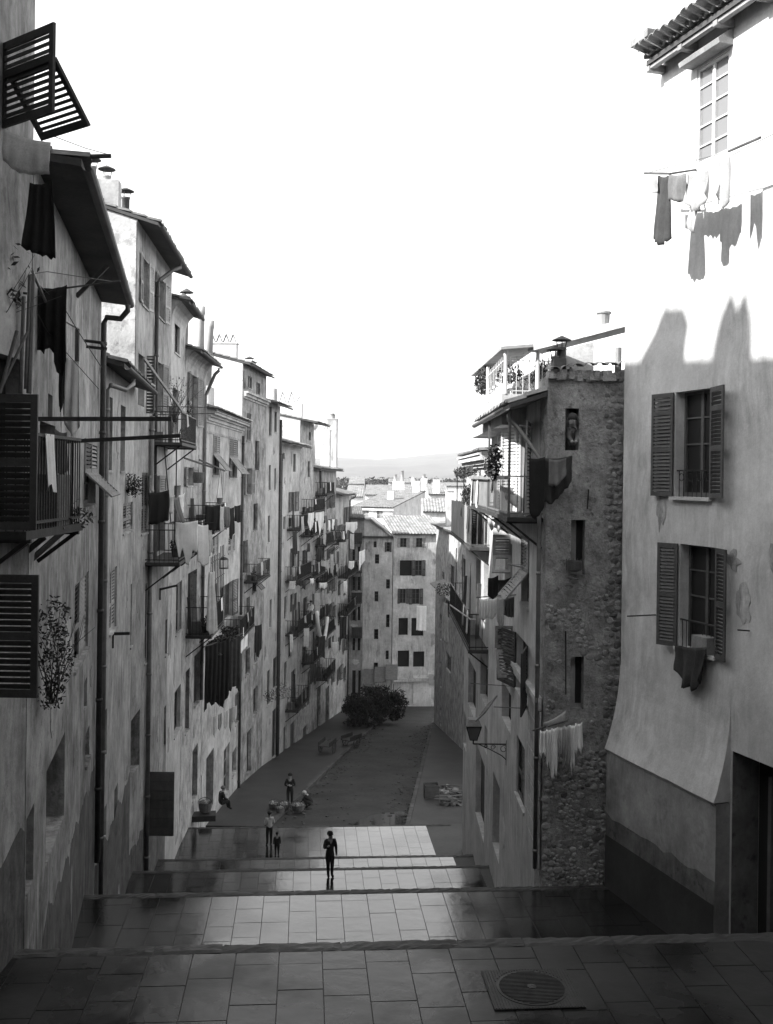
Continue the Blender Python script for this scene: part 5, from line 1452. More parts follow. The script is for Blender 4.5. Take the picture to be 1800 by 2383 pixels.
# ------------------------------------------------------------------ unseen houses added behind and beside the camera to darken the foreground
mb_h = House('added_back_house', 'unseen tall plaster house added behind the viewer to dim the steps', (9.5, -2.6), (-4.0, -2.3), -9, 16, 'plaster_mid', depth=6, rise=.25, toward=(0, 10))
for k in range(3):
    for z in (-4.5, -1.0, 2.4): mb_h.win_u(1.6 + 4 * k, 2.6 + 4 * k, z, z + 1.8, 'open', sill=True)
mb_h.wall(); mb_h.roof()
r0 = House('added_right_house', 'unseen tall plaster house added beyond the right edge to dim the foreground', (7.4, -2.2), (6.62, 15.2), -9, 14.5, 'plaster_mid', depth=6, rise=.25, toward=(0, 6))  # added out of view to hold sky light off the foreground
for k in range(4):
    for z in (-5, -1.5, 2, 5.5, 9): r0.win_u(1.2 + 4.2 * k, 2.3 + 4.2 * k, z, z + 1.8, 'open')
r0.wall(); r0.roof()
# ------------------------------------------------------------------ washing
def C(label, cat, a, b, Y, prof, mat, Yb=None, name=None, **k):
    cloth(name or 'hanging_' + cat.replace(' ', '_'), label, cat, at(a[0], a[1], Y), at(b[0], b[1], Yb or Y), prof, mat, **k)
def CH(hh, d, label, cat, a, b, prof_px, mat, **k):
    A, B = onw(H[hh], a[0], a[1], d), onw(H[hh], b[0], b[1], d); Ym = (A.y + B.y) / 2
    if (B - A).length * 0 + abs(A.y - B.y) > .8: B = at(b[0], b[1], A.y + .4 * (1 if B.y > A.y else -1))
    cloth('hanging_' + cat.replace(' ', '_'), label, cat, A, B, [(t, l * Ym / F) for t, l in prof_px], mat, **k)
def px2m(p, Y): return p * Y / F
def CP(label, cat, a, b, Y, prof_px, mat, **k):
    Yb = k.get('Yb'); C(label, cat, a, b, Y, [(t, px2m(l, (Y + (Yb or Y)) / 2)) for t, l in prof_px], mat, **k)
CP('pale grey towel over the rail below the top-left shutter', 'towel', (8, 298), (118, 330), 10.8, [(0, 75), (.3, 88), (1, 76)], 'cloth_mid', fold=.02, nf=4, seed=1)
CP('dark rag at the very left edge beside the pale grey towel', 'rag', (-8, 300), (10, 305), 11.6, [(0, 90), (.5, 130), (1, 60)], 'cloth_dark', fold=.02, nf=2, seed=2)
CP('long black cloth hanging under the deep eaves at upper left', 'cloth', (70, 425), (122, 420), 11.6, [(0, 150), (.5, 165), (1, 185)], 'cloth_black', fold=.03, nf=3, seed=3, taper=-.55)
CP('big ragged black blanket below the bent rail on the left', 'blanket', (88, 668), (158, 664), 12.8, [(0, 145), (.2, 150), (.45, 135), (.6, 175), (.8, 210), (1, 175)], 'cloth_black', fold=.05, nf=3, seed=4)
CP('narrow black rag below the ragged blanket', 'rag', (138, 820), (152, 828), 13.4, [(0, 110), (.5, 132), (1, 100)], 'cloth_black', fold=.02, nf=1, seed=5)
CP('white shirt hanging beside the black blanket on the left', 'shirt', (152, 828), (184, 838), 14.2, [(0, 130), (.3, 165), (.6, 180), (1, 150)], 'cloth_white', fold=.05, nf=2, seed=6, taper=-.25)
CP('grey towel folded over the nearest iron balcony rail', 'towel', (128, 996), (158, 1006), 13.0, [(0, 95), (.5, 102), (1, 88)], 'cloth_grey', fold=.015, nf=2, seed=7, taper=-.1)
CH('3', 1.3, 'square black blanket on the second balcony of the gabled house', 'blanket', (345, 1146), (394, 1140), [(0, 70), (1, 66)], 'cloth_black', fold=.03, nf=2, seed=8)
CH('3', 1.3, 'pale patterned cloth beside the square black blanket', 'cloth', (394, 1150), (406, 1152), [(0, 36), (.5, 42), (1, 30)], 'cloth_mid', fold=.03, nf=1, seed=9)
CH('3', 1.3, 'small white rag above the big white sheet', 'rag', (416, 1152), (430, 1147), [(0, 20), (.6, 44), (1, 30)], 'cloth_white', fold=.02, nf=1, seed=10)
CH('3', 1.3, 'grey strip leaning between the black blanket and small white rag', 'cloth', (405, 1156), (418, 1156), [(0, 56), (1, 58)], 'cloth_grey', fold=.02, nf=1, seed=11, out=V((.15, 0, 0)))
CH('3', 1.3, 'big torn white sheet hung in the sun of the left row', 'sheet', (410, 1215), (462, 1211), [(0, 40), (.12, 75), (.2, 72), (.3, 48), (.45, 90), (.6, 88), (.7, 60), (1, 70)], 'cloth_white', fold=.05, nf=7, seed=12)
CH('3', 1.3, 'pleated white curtain next to the torn white sheet', 'curtain', (461, 1219), (484, 1222), [(0, 80), (.5, 92), (1, 88)], 'cloth_white', fold=.06, nf=5, seed=13)
CH('3', 1.3, 'frilled pale scarf at the right end of the white washing', 'scarf', (484, 1220), (493, 1222), [(0, 64), (.5, 70), (1, 60)], 'cloth_mid', fold=.04, nf=2, seed=14)
CH('5', 1.3, 'dark blanket over the balcony rail behind the white curtain', 'blanket', (478, 1176), (512, 1176), [(0, 52), (1, 56)], 'cloth_black', fold=.03, nf=2, seed=15)
CH('5', 1.3, 'narrow white cloth left of the black trousers', 'cloth', (513, 1178), (522, 1178), [(0, 60), (1, 52)], 'cloth_mid', fold=.03, nf=1, seed=16)
CH('5', 1.3, 'patterned shawl between white cloth and black trousers', 'shawl', (522, 1176), (536, 1180), [(0, 40), (.5, 52), (1, 38)], 'cloth_grey', fold=.04, nf=2, seed=17)
CH('5', 1.3, 'black trousers on the pole of the coved house', 'trousers', (533, 1182), (546, 1180), [(0, 60), (.4, 72), (1, 58)], 'cloth_black', fold=.03, nf=2, seed=18)
CH('5', 1.3, 'short black jacket at the end of the coved house pole', 'jacket', (547, 1177), (562, 1174), [(0, 34), (.5, 38), (1, 40)], 'cloth_black', fold=.03, nf=2, seed=19)
CH('5', 1.25, 'long pale sheet hanging in front of the iron cage balcony', 'sheet', (488, 1330), (501, 1330), [(0, 135), (.5, 143), (1, 138)], 'cloth_mid', fold=.05, nf=2, seed=20, taper=-.9)
CH('6', 0.7, 'white rags by the dark shrub under the cage balcony', 'rag', (557, 1462), (568, 1460), [(0, 40), (.4, 58), (1, 50)], 'cloth_white', fold=.03, nf=2, seed=21)
CH('6', 0.7, 'white stocking next to the white rags', 'stocking', (570, 1460), (577, 1459), [(0, 50), (1, 44)], 'cloth_white', fold=.02, nf=1, seed=22)
CH('6', 0.7, 'long black coat right of the white rags', 'coat', (594, 1456), (610, 1452), [(0, 60), (.5, 74), (1, 56)], 'cloth_black', fold=.04, nf=2, seed=23)
for i, (x, l) in enumerate(((496, 40), (508, 32), (522, 36), (534, 44), (543, 30))):
    CP(('first', 'second', 'third', 'fourth', 'fifth')[i] + ' pale rag from the left on the lowest line of the pale house', 'rag', (x, 1668 - .5 * (x - 496)), (x + 9, 1664 - .5 * (x - 496)), 48.5, [(0, l), (.5, l * 1.25), (1, l * .8)], 'cloth_mid' if i % 2 else 'cloth_white', fold=.03, nf=1, seed=30 + i, group='pale rags on the lowest line')
for i, (a, b, Y, pr, m, lb, ct) in enumerate((
    ((718, 1194), (731, 1192), 74, [(0, 20), (.4, 45), (1, 22)], 'cloth_white', 'white shirt under the stacked balconies of the left row', 'shirt'),
    ((735, 1193), (754, 1190), 75, [(0, 20), (.3, 18), (.5, 56), (.7, 40), (1, 22)], 'cloth_white', 'white underclothes right of the white shirt on the balconies', 'underclothes'),
    ((753, 1218), (758, 1216), 76, [(0, 45), (1, 52)], 'cloth_mid', 'long grey stocking hanging below the white underclothes', 'stocking'),
    ((765, 1210), (769, 1210), 78, [(0, 22), (.5, 28), (1, 20)], 'cloth_white', 'small white sock beside the long grey stocking', 'sock'),
    ((773, 1208), (779, 1208), 78, [(0, 20), (.5, 24), (1, 14)], 'cloth_white', 'white pennant-shaped rag near the end of the left row', 'rag'),
    ((805, 1215), (832, 1214), 92, [(0, 28), (.2, 16), (.7, 26), (1, 14)], 'cloth_white', 'white tablecloth at the corner of the last left house', 'tablecloth'),
    ((815, 1242), (825, 1242), 92, [(0, 34), (1, 36)], 'cloth_mid', 'pale sheet below the white tablecloth', 'sheet'),
    ((836, 1284), (850, 1278), 98, [(0, 44), (.5, 30), (1, 26)], 'cloth_white', 'white blouse near the grey gable-end house', 'blouse'),
    ((812, 1305), (825, 1305), 92, [(0, 16), (.5, 20), (1, 14)], 'cloth_white', 'white apron under the dark opening of the last left house', 'apron'),
    ((773, 1494), (788, 1493), 79, [(0, 14), (.4, 30), (1, 24)], 'cloth_white', 'small white cloth low on the left row above the street', 'cloth'),
    ((734, 1380), (745, 1380), 75, [(0, 48), (1, 52)], 'cloth_mid', 'pale drape behind the white looped sheet', 'drape'),
    ((748, 1305), (766, 1303), 76, [(0, 12), (.6, 14), (1, 34)], 'cloth_mid', 'crumpled pale cloth on the pole above the looped sheet', 'cloth'))):
    CH('9' if a[0] < 734 else '10' if a[0] < 757 else '11' if a[0] < 790 else '12', 1.35, lb, ct, a, b, pr, m, fold=.04, nf=2, seed=50 + i)
rx = random.Random(17); ordn = ('first', 'second', 'third', 'fourth', 'fifth', 'sixth', 'seventh', 'eighth')
for hk, lab, pts in (('9', 'pale house with stacked balconies', ((682, 1236, 1), (674, 1352, 2), (690, 1350, 1), (676, 1476, 2))),
                     ('10', 'tall narrow house far down the left row', ((702, 1202, 2), (716, 1264, 1), (704, 1352, 1), (722, 1346, 0), (708, 1462, 2), (722, 1545, 1))),
                     ('11', 'patched house far down the left row', ((738, 1275, 1), (744, 1356, 0), (770, 1290, 2), (740, 1480, 1), (758, 1405, 1))),
                     ('12', 'last tall house of the left row', ((790, 1262, 2), (800, 1352, 0), (792, 1435, 1)))):
    for i, (x, y, m) in enumerate(pts):
        l = rx.choice((14, 20, 30, 44, 66)); w = rx.uniform(4, 18)
        CH(hk, 1.3 + .1 * (i % 2), ordn[i] + ' cloth down the balconies of the ' + lab, 'cloth', (x, y), (x + w, y - 1), [(0, l), (.3, l * rx.uniform(.6, 1.1)), (.7, l * rx.uniform(.7, 1.2)), (1, l * .8)], ('cloth_white', 'cloth_dark', 'cloth_mid')[m], fold=.05, nf=2, seed=200 + int(x), group='washing on the ' + lab)
# looped sheet hanging in a U from two points
mb = MB(); pts = [onw(H['10'], x, y, 1.5) for x, y in ((738, 1424), (740, 1450), (744, 1478), (751, 1493), (757, 1480), (761, 1455), (763, 1436))]
mb.tube(pts, [.14, .15, .17, .17, .14, .13, .12], 8); o = mb.build('looped_sheet', 'cloth_white', None, smooth=True, origin=pts[3]); tag(o, 'white sheet slung in a long U from two balcony hooks', 'sheet')
CP('white towel hung from a sill of the shuttered house at the street end', 'towel', (970, 1409), (993, 1410), 105.6, [(0, 57), (1, 58)], 'cloth_white', fold=.04, nf=1, seed=70)
# right side washing
CP('striped dark skirt over the near corner of the sunlit balcony', 'skirt', (1232, 1066), (1270, 1062), 20.6, [(0, 128), (.3, 142), (.7, 132), (1, 118)], 'cloth_black', fold=.03, nf=5, seed=80, taper=.12)
CP('patterned dark coverlet hung against the rubble gable', 'coverlet', (1268, 1066), (1332, 1060), 20.7, [(0, 100), (.25, 108), (.6, 86), (1, 60)], 'cloth_dark', fold=.06, nf=3, seed=81)
CP('folded grey cloth on top of the patterned coverlet', 'cloth', (1278, 1068), (1318, 1066), 20.5, [(0, 62), (.5, 60), (1, 40)], 'cloth_grey', fold=.03, nf=2, seed=82)
CP('bright white rag on the sunlit balcony rail', 'rag', (1176, 1146), (1206, 1150), 22.6, [(0, 14), (.6, 24), (1, 34)], 'cloth_white', fold=.03, nf=2, seed=83)
CP('white underclothes below the boarded balcony on the right', 'underclothes', (1136, 1205), (1168, 1204), 27.0, [(0, 12), (.3, 30), (.5, 16), (.8, 34), (1, 20)], 'cloth_white', fold=.04, nf=3, seed=84)
for i, (a, b, pr, m, lb, ct) in enumerate((
    ((1116, 1392), (1136, 1392), [(0, 55), (.2, 46), (.5, 50), (1, 44)], 'cloth_white', 'white blouse at the left end of the right-hand washing pole', 'blouse'),
    ((1135, 1392), (1157, 1391), [(0, 42), (.5, 48), (1, 38)], 'cloth_white', 'pleated white petticoat in the middle of the right-hand pole', 'petticoat'),
    ((1157, 1390), (1174, 1389), [(0, 52), (.5, 70), (1, 66)], 'cloth_mid', 'long pale nightshirt beside the grey vest on the right', 'nightshirt'),
    ((1173, 1390), (1197, 1388), [(0, 40), (.5, 44), (1, 48)], 'cloth_grey', 'grey sleeveless vest at the right end of the pole', 'vest'),
    ((1136, 1345), (1160, 1338), [(0, 40), (.5, 52), (1, 46)], 'cloth_black', 'black cloth hanging under the tilted shutter on the right', 'cloth'),
    ((1160, 1350), (1192, 1342), [(0, 30), (.5, 24), (1, 14)], 'cloth_dark', 'dark bundle beside the black cloth under the tilted shutter', 'bundle'))):
    CP(lb, ct, a, b, 26.5 - .6 * i * (i < 4), pr, m, fold=.03, nf=3, seed=90 + i)
CP('long narrow pale towel hanging from the lower right balcony pole', 'towel', (1033, 1400), (1042, 1404), 33.2, [(0, 88), (1, 92)], 'cloth_mid', fold=.03, nf=2, seed=100, taper=-.8)
for i, (x, w, l, m) in enumerate(((1258, 16, 66, 'cloth_white'), (1272, 14, 100, 'cloth_white'), (1284, 14, 124, 'cloth_white'), (1298, 18, 80, 'cloth_mid'), (1312, 14, 104, 'cloth_mid'), (1326, 18, 118, 'cloth_white'), (1340, 16, 78, 'cloth_white'))):
    y = 1700 - (x - 1258) * .2
    CP(('leftmost', 'second', 'third', 'fourth', 'fifth', 'sixth', 'rightmost')[i] + ' ragged pale strip of the washing low on the rubble gable', 'rag', (x, y), (x + w, y - 3), 20.5, [(0, l * .8), (.25, l), (.5, l * .7), (.75, l * .95), (1, l * .75)], m, fold=.055, nf=2, seed=110 + i, group='ragged washing on the rubble gable', taper=.4 if i % 2 else -.15)
CP('pale apron draped over the pole above the ragged washing', 'apron', (1264, 1682), (1316, 1654), 20.65, [(0, 12), (.5, 34), (1, 52)], 'cloth_mid', fold=.02, nf=3, seed=120)
def CW(label, cat, a, b, d, prof, mat, **k):
    A, B = onw(R1, a[0], a[1], d), onw(R1, b[0], b[1], d)
    cloth('hanging_' + cat, label, cat, A, B, [(t, l * A.y / F) for t, l in prof], mat, **k)
CW('dark sack hung from the sill of the lower right window', 'sack', (1570, 1500), (1644, 1506), .16, [(0, 58), (.1, 66), (.25, 96), (.5, 90), (.7, 99), (.85, 84), (1, 76)], 'cloth_dark', fold=.05, nf=3, seed=121, taper=.22)
CW('long dark trousers on the sunny washing line', 'trousers', (1531, 408), (1556, 408), .8, [(0, 150), (.5, 158), (1, 146)], 'cloth_dark', fold=.04, nf=2, seed=122, taper=-.6)
CW('grey gathered skirt beside the dark trousers in the sun', 'skirt', (1560, 406), (1600, 402), .78, [(0, 58), (.5, 62), (1, 60)], 'cloth_grey', fold=.05, nf=4, seed=123)
CW('white shirt in the middle of the sunny washing line', 'shirt', (1600, 402), (1648, 388), .76, [(0, 70), (.4, 92), (.8, 84), (1, 60)], 'cloth_pale', fold=.06, nf=3, seed=124)
CW('lace scrap at the left end of the sunny washing line', 'lace', (1514, 410), (1530, 408), .82, [(0, 36), (1, 38)], 'cloth_pale', fold=.02, nf=2, seed=125)
CW('long white stockings at the right end of the sunny line', 'stockings', (1670, 370), (1698, 358), .73, [(0, 110), (.4, 60), (.7, 128), (1, 110)], 'cloth_pale', fold=.05, nf=2, seed=126)
CW('white pantaloons hanging below the white shirt in the sun', 'pantaloons', (1604, 474), (1622, 470), .74, [(0, 50), (.5, 66), (1, 58)], 'cloth_pale', fold=.04, nf=1, seed=127)
# ------------------------------------------------------------------ plants
def plant(name, label, base, clumps, n_stem=6, length=.5, seed=0, pot=None, size=.05, cat='plant', group=None, spread=.6, up=1.0, tw='bark', r=.008):
    rg = random.Random(seed); root = thing(name, label, cat, base, group)
    if pot:
        mb = MB(); mb.lathe(V(base), [(pot * .7, 0), (pot * .72, .02), (pot, pot * 1.6), (pot * 1.12, pot * 1.62), (pot * 1.12, pot * 1.8), (pot * .9, pot * 1.8), (pot * .85, pot * 1.5), (0, pot * 1.5)], 12); mb.build('pot', 'terracotta', root, smooth=False)
    sm = MB(); twigs(sm, V(base) + V((0, 0, pot * 1.4 if pot else 0)), n_stem, length, rg, r=r, spread=spread, up=up)
    sm.build('stem', tw, root)
    lm = MB()
    for c, rx, ry, rz, n in clumps: leaves(lm, c, rx, ry, rz, n, size, rg)
    lm.build('foliage', 'leaf', root)
    return root
c = at(122, 1190, 12.4)
plant('balcony_vine', 'leafy vine trailing through the nearest balcony railing', c - V((0, 0, .2)), [(c + V((-.15, -.2, .05)), .3, .4, .3, 420), (c + V((.1, .3, -.1)), .3, .5, .15, 260), (c + V((-.35, -.5, -.25)), .3, .3, .12, 160)], seed=1, size=.04)
c = at(125, 1510, 13.3)
plant('window_shrub', 'feathery shrub in front of a lower window of the nearest left houses', c - V((0, 0, .7)), [(c + V((0, 0, .35)), .22, .22, .35, 200), (c + V((.05, 0, -.1)), .25, .25, .45, 320), (c + V((-.02, 0, -.55)), .18, .2, .25, 160)], n_stem=14, length=1.25, seed=2, size=.035, spread=.18)
mb = MB(); q = at(125, 1660, 14.6)
c = at(296, 1122, 27.6)
plant('window_box_plant', 'bushy trailing plant in a window box of the low house', c - V((0, 0, .3)), [(c, .42, .3, .28, 420), (c + V((.2, 0, -.2)), .25, .25, .2, 160)], seed=3, size=.045)
c = at(408, 930, 36.5)
plant('bare_vine', 'thin bare vine trained above the highest left balcony', c - V((0, 0, .8)), [(c + V((0, 0, .45)), .5, .3, .4, 70), (c, .35, .3, .6, 60)], n_stem=16, length=1.7, seed=4, size=.035, spread=.35, r=.014)
c = at(442, 985, 37.2); plant('balcony_creeper', 'dark creeper at the outer corner of the highest left balcony', c - V((0, 0, .5)), [(c, .15, .3, .75, 220), (c + V((-.8, 0, .1)), .35, .3, .35, 140)], seed=5, size=.05)
h5 = H['6']; c = onw(h5, 512, 1502, .95)
rq = random.Random(61)
plant('dark_shrub', 'dark creeper along the top of the black blankets under the iron cage', c - V((0, 0, .5)), [(c + h5.U * rq.uniform(-1.8, 2.8) + h5.N * rq.uniform(-.3, .2) + V((0, 0, rq.uniform(-.35, .3))), .35, .4, .2, 150) for _ in range(12)], n_stem=8, length=.9, seed=6, size=.08)
CH('6', .9, 'left black blanket hanging under the iron cage balcony', 'blanket', (478, 1504), (508, 1494), [(0, 150), (.3, 128), (.7, 140), (1, 118)], 'cloth_black', fold=.06, nf=3, seed=140)
CH('6', 1.0, 'middle black blanket hanging under the iron cage balcony', 'blanket', (504, 1496), (536, 1484), [(0, 132), (.5, 150), (1, 124)], 'cloth_black', fold=.06, nf=3, seed=141)
CH('6', .9, 'right black blanket hanging under the iron cage balcony', 'blanket', (534, 1486), (562, 1478), [(0, 120), (.5, 108), (1, 132)], 'cloth_dark', fold=.06, nf=3, seed=142)
mb = MB(); mb.bar(onw(h5, 474, 1506, .9), onw(h5, 565, 1474, .9), .05); h5.part('clothes_pole', mb, 'wood_dark')
c = at(30, 690, 11.6)
plant('wall_vine', 'straggling vine with broad leaves on wires at the left edge', c - V((.2, 0, .3)), [(c + V((-.05, 0, .0)), .22, .2, .10, 60), (c + V((-.2, 0, -.3)), .1, .15, .12, 24), (c + V((.05, 0, .35)), .3, .2, .3, 16)], n_stem=12, length=.9, seed=7, size=.05, spread=1.2, up=.5, r=.006)
for i, (px, py, Y, rx, rz, n, lb) in enumerate(((1134, 885, 28.5, .35, .40, 700, 'thick vine climbing the left side of the roof pergola'), (1190, 868, 24.6, .30, .22, 260, 'vine hanging inside the front of the roof pergola'), (1262, 860, 24.6, .2, .25, 160, 'vine at the right post of the roof pergola'), (1152, 1075, 22.9, .16, .42, 360, 'climbing plant on the post of the sunlit balcony'), (1085, 1098, 32.5, .42, .16, 380, 'bushy plants along the top of the boarded balcony'), (1090, 1150, 32.2, .2, .36, 300, 'creeper hanging below the boarded balcony rail'), (1036, 1372, 46, .5, .3, 200, 'bush on the small pent roof at the far right'), (660, 1608, 66, .9, .5, 260, 'plants on the low balcony far down the left row'), (630, 1618, 64, .5, .4, 160, 'plant by the lowest left balcony shutter'))):
    c = at(px, py, Y)
    plant('climbing_plant', lb, c - V((0, 0, rz)), [(c, rx, rx * 1.5, rz, n), (c + V((-.1, .4, -.1)), rx * .7, rx, rz * .7, n // 3)], n_stem=6, length=rz * 2, seed=20 + i, size=.05)
for i, px in enumerate((1178, 1194, 1208, 1220, 1238, 1252, 1268)):
    b = V(((px - CX) / F * 24.25, 24.25, 1.972))
    plant('potted_plant', ('first', 'second', 'third', 'fourth', 'fifth', 'sixth', 'seventh')[i] + ' flower pot from the left behind the roof terrace railing', b, [(b + V((0, 0, .34 + .05 * (i % 3))), .1, .1, .13, 50 + 20 * (i % 3))], n_stem=3, length=.25, seed=40 + i, pot=.075 + .012 * (i % 3), size=.03, cat='potted plant', group='flower pots on the roof terrace')
# tree at the bottom of the street
rg = random.Random(8)
tb = V(((893 - CX) / F * 92, 92, road_z(92)))
t = thing('street_tree', 'low dark round-headed tree at the bottom of the street', 'tree', tb)
mb = MB(); mb.tube([tb, tb + V((.1, 0, .9)), tb + V((0, .1, 2.0))], [.22, .18, .12], 9)
for k in range(6):
    a = k * 1.05; mb.tube([tb + V((0, 0, 1.5)), tb + V((1.0 * math.cos(a), .8 * math.sin(a), 2.5)), tb + V((1.7 * math.cos(a), 1.4 * math.sin(a), 3.2))], [.09, .06, .02], 6)
mb.build('trunk', 'bark', t)
lm = MB()
for k in range(90):
    a = rg.uniform(0, 6.28); r = math.sqrt(rg.random()); p = tb + V((-.3 + 2.7 * r * math.cos(a), 1.9 * r * math.sin(a), 1.75 + rg.uniform(-1.4, 1.3) * math.sqrt(max(.05, 1 - r * r * .8))))
    leaves(lm, p, .55, .5, .45, 80, .15, rg)
lm.build('crown', 'leaf', t)
t2b = V(((845 - CX) / F * 88, 88, road_z(88)))
t = thing('street_shrub', 'dark shrub beside the awnings at the bottom left of the street', 'shrub', t2b)
lm = MB()
for k in range(40): leaves(lm, t2b + V((rg.uniform(-1.4, 1.9), rg.uniform(-.8, .8), rg.uniform(.2, 2.7))), .45, .45, .4, 70, .13, rg)
lm.build('foliage', 'leaf', t); mb = MB(); twigs(mb, t2b, 8, 2.4, rg, r=.04); mb.build('stem', 'bark', t)
# ------------------------------------------------------------------ street lamp
lp = at(1102, 1731, 27.0); wl = V((3.24, 27.0, lp.z))
L = thing('street_lamp', 'glazed lantern on a scrolled iron wall bracket above the lower steps', 'street lamp', wl)
mb = MB(); mb.bar(wl, lp, .03); mb.tube([lp + V((.12, 0, 0)), lp + V((.4, 0, -.12)), lp + V((.75, 0, -.3)), wl + V((0, 0, -.42))], .014, 6)
for cx, r in ((.80, .11), (.52, .07), (.33, .05)):
    c = lp + V((cx, 0, -r - .02)); mb.tube([c + V((r * (1 - i * .045) * math.cos(i * .55), 0, r * (1 - i * .045) * math.sin(i * .55))) for i in range(15)], .009, 5)
mb.bar(wl + V((-.01, 0, .1)), wl + V((-.01, 0, -.55)), .05, .02)
mb.build('bracket', 'iron', L)
def lanq(w0, z0, w1, z1, m):
    for sx, sy in ((-1, -1), (1, -1), (1, 1), (-1, 1)): m.bar(lp + V((sx * w0, sy * w0, z0)), lp + V((sx * w1, sy * w1, z1)), .018)
mb = MB(); mb.tube([lp, lp + V((0, 0, .12))], .02, 8); lanq(.09, .12, .19, .48, mb)
for w0, zz in ((.09, .12), (.19, .48)):
    for a, b in (((-1, -1), (1, -1)), ((1, -1), (1, 1)), ((1, 1), (-1, 1)), ((-1, 1), (-1, -1))): mb.bar(lp + V((a[0] * w0, a[1] * w0, zz)), lp + V((b[0] * w0, b[1] * w0, zz)), .024)
mb.build('frame', 'iron', L)
for a, b in (((-1, -1), (1, -1)), ((1, -1), (1, 1)), ((1, 1), (-1, 1)), ((-1, 1), (-1, -1))):
    mb = MB(); mb.quad(lp + V((a[0] * .088, a[1] * .088, .125)), lp + V((b[0] * .088, b[1] * .088, .125)), lp + V((b[0] * .185, b[1] * .185, .475)), lp + V((a[0] * .185, a[1] * .185, .475))); mb.build('pane', 'glass_pale', L)
mb = MB(); mb.hexa([lp + V((x * .2, y * .2, .5)) for x, y in ((-1, -1), (1, -1), (1, 1), (-1, 1))] + [lp + V((x * .13, y * .13, .66)) for x, y in ((-1, -1), (1, -1), (1, 1), (-1, 1))]); mb.build('hood', 'zinc', L)
# ------------------------------------------------------------------ people
Z3, Z5 = LZ[2], LZ[4]
def shoes_cap(cap='hair', capm='cloth_black', brim=True):
    def f(child, P, h):
        mb = MB(); c = P['head'] + V((0, -.004 * h, .012 * h))
        bm = bmesh.new(); bmesh.ops.create_uvsphere(bm, u_segments=14, v_segments=9, radius=1)
        mb.add([c + V((v.co.x * .068 * h, v.co.y * .075 * h, v.co.z * .058 * h + .006 * h)) for v in bm.verts if True], [tuple(x.index for x in fc.verts) for fc in bm.faces]); bm.free()
        child('cap' if brim else 'hair', mb, capm)
        if brim:
            m2 = MB(); m2.prism([c + V((.06 * h * math.cos(a), .045 * h + .055 * h * math.sin(a), -.005 * h)) for a in [i * math.pi / 8 for i in range(9)]], V((0, 0, .008 * h))); child('cap_peak', m2, capm)
    return f
zone_m = {'mat': {'pelvis': 1, 'waist': 0, 'chest': 0, 'neck': 2, 'jaw': 2, 'head': 2, 'crown': 2, 'nose': 2, 'sh': 0, 'el': 0, 'wr': 0, 'ha': 2, 'hi': 1, 'kn': 1, 'an': 1, 'to': 3}}
bp = on_z(768, 2040, Z3); bp.z = Z3 + .006
person('person', 'boy in cap and dark suit standing on the wet steps, one hand raised', bp, 1.33, math.pi + .35, {'elr': (.15, .05, .66), 'wrr': (.10, .16, .72), 'har': (.07, .185, .755), 'head': (.01, .01, .935), 'hil': (-.045, 0, .5), 'knl': (-.045, .02, .28), 'anl': (-.04, .02, .055), 'tol': (-.05, .10, .02), 'anr': (.035, -.01, .055), 'tor': (.045, .065, .02), 'knr': (.045, .01, .28)}, ['cloth_black', 'cloth_black', 'skin', 'cloth_black'], dict(zone_m, rad={'head': .068, 'crown': .05, 'jaw': .05}), shoes_cap())
bp = on_z(627, 1966, Z5); bp.z = Z5 + .006
person('person', 'child in light shirt and dark breeches standing on the left of the steps', bp, 1.36, .5, {'wrl': (-.10, .10, .60), 'hal': (-.05, .12, .62), 'wrr': (.10, .10, .60), 'har': (.05, .12, .62)}, ['cloth_mid', 'cloth_black', 'skin', 'cloth_black'], zone_m, shoes_cap(brim=False, capm='hair'))
bp = on_z(645, 1992, Z5); bp.z = Z5 + .006
person('person', 'toddler in dark frock beside the child in light shirt', bp, .93, .2, {}, ['cloth_black', 'cloth_black', 'skin', 'cloth_black'], dict(zone_m, rad={'pelvis': .12, 'waist': .1, 'head': .085, 'crown': .06, 'jaw': .06, 'hi': .09}), shoes_cap(brim=False, capm='cloth_black'))
def ground_at(px, py, dz=.10):
    r = ray(px, py); k = -r.z
    Y = 10.43 / (k - .125) if k > .126 else 90
    for _ in range(8):
        zz = road_z(Y) + dz; Y = zz / r.z
    return r * Y
bp = ground_at(675, 1874)
person('person', 'man in dark clothes standing with arms folded on the left pavement', bp, 1.68, math.pi, {'ell': (-.15, .03, .63), 'wrl': (-.02, .11, .655), 'hal': (.05, .11, .66), 'elr': (.15, .03, .63), 'wrr': (.02, .12, .64), 'har': (-.05, .12, .645)}, ['cloth_black', 'cloth_black', 'skin', 'cloth_black'], zone_m, shoes_cap())
bp = ground_at(718, 1878, 0)
person('person', 'figure in dark clothes crouching over baskets by the left kerb', bp, 1.6, 1.2, {'pelvis': (0, -.12, .16), 'waist': (0, -.08, .24), 'chest': (0, .02, .33), 'neck': (0, .09, .40), 'jaw': (0, .13, .41), 'head': (0, .15, .45), 'crown': (0, .16, .49), 'nose': (0, .20, .43), 'shl': (-.10, .05, .37), 'ell': (-.13, .14, .26), 'wrl': (-.08, .22, .16), 'hal': (-.07, .25, .13), 'shr': (.10, .05, .37), 'elr': (.13, .14, .26), 'wrr': (.08, .22, .16), 'har': (.07, .25, .13), 'hil': (-.06, -.1, .16), 'knl': (-.10, .12, .25), 'anl': (-.08, -.02, .05), 'tol': (-.09, .07, .02), 'hir': (.06, -.1, .16), 'knr': (.10, .12, .25), 'anr': (.08, -.02, .05), 'tor': (.09, .07, .02)}, ['cloth_black', 'cloth_dark', 'skin', 'cloth_black'], zone_m, shoes_cap(brim=False, capm='cloth_mid'))
bp = onw(H['9'], 724, 1428, .6); bp.z = H['9'].uv(680, 1465)[1]
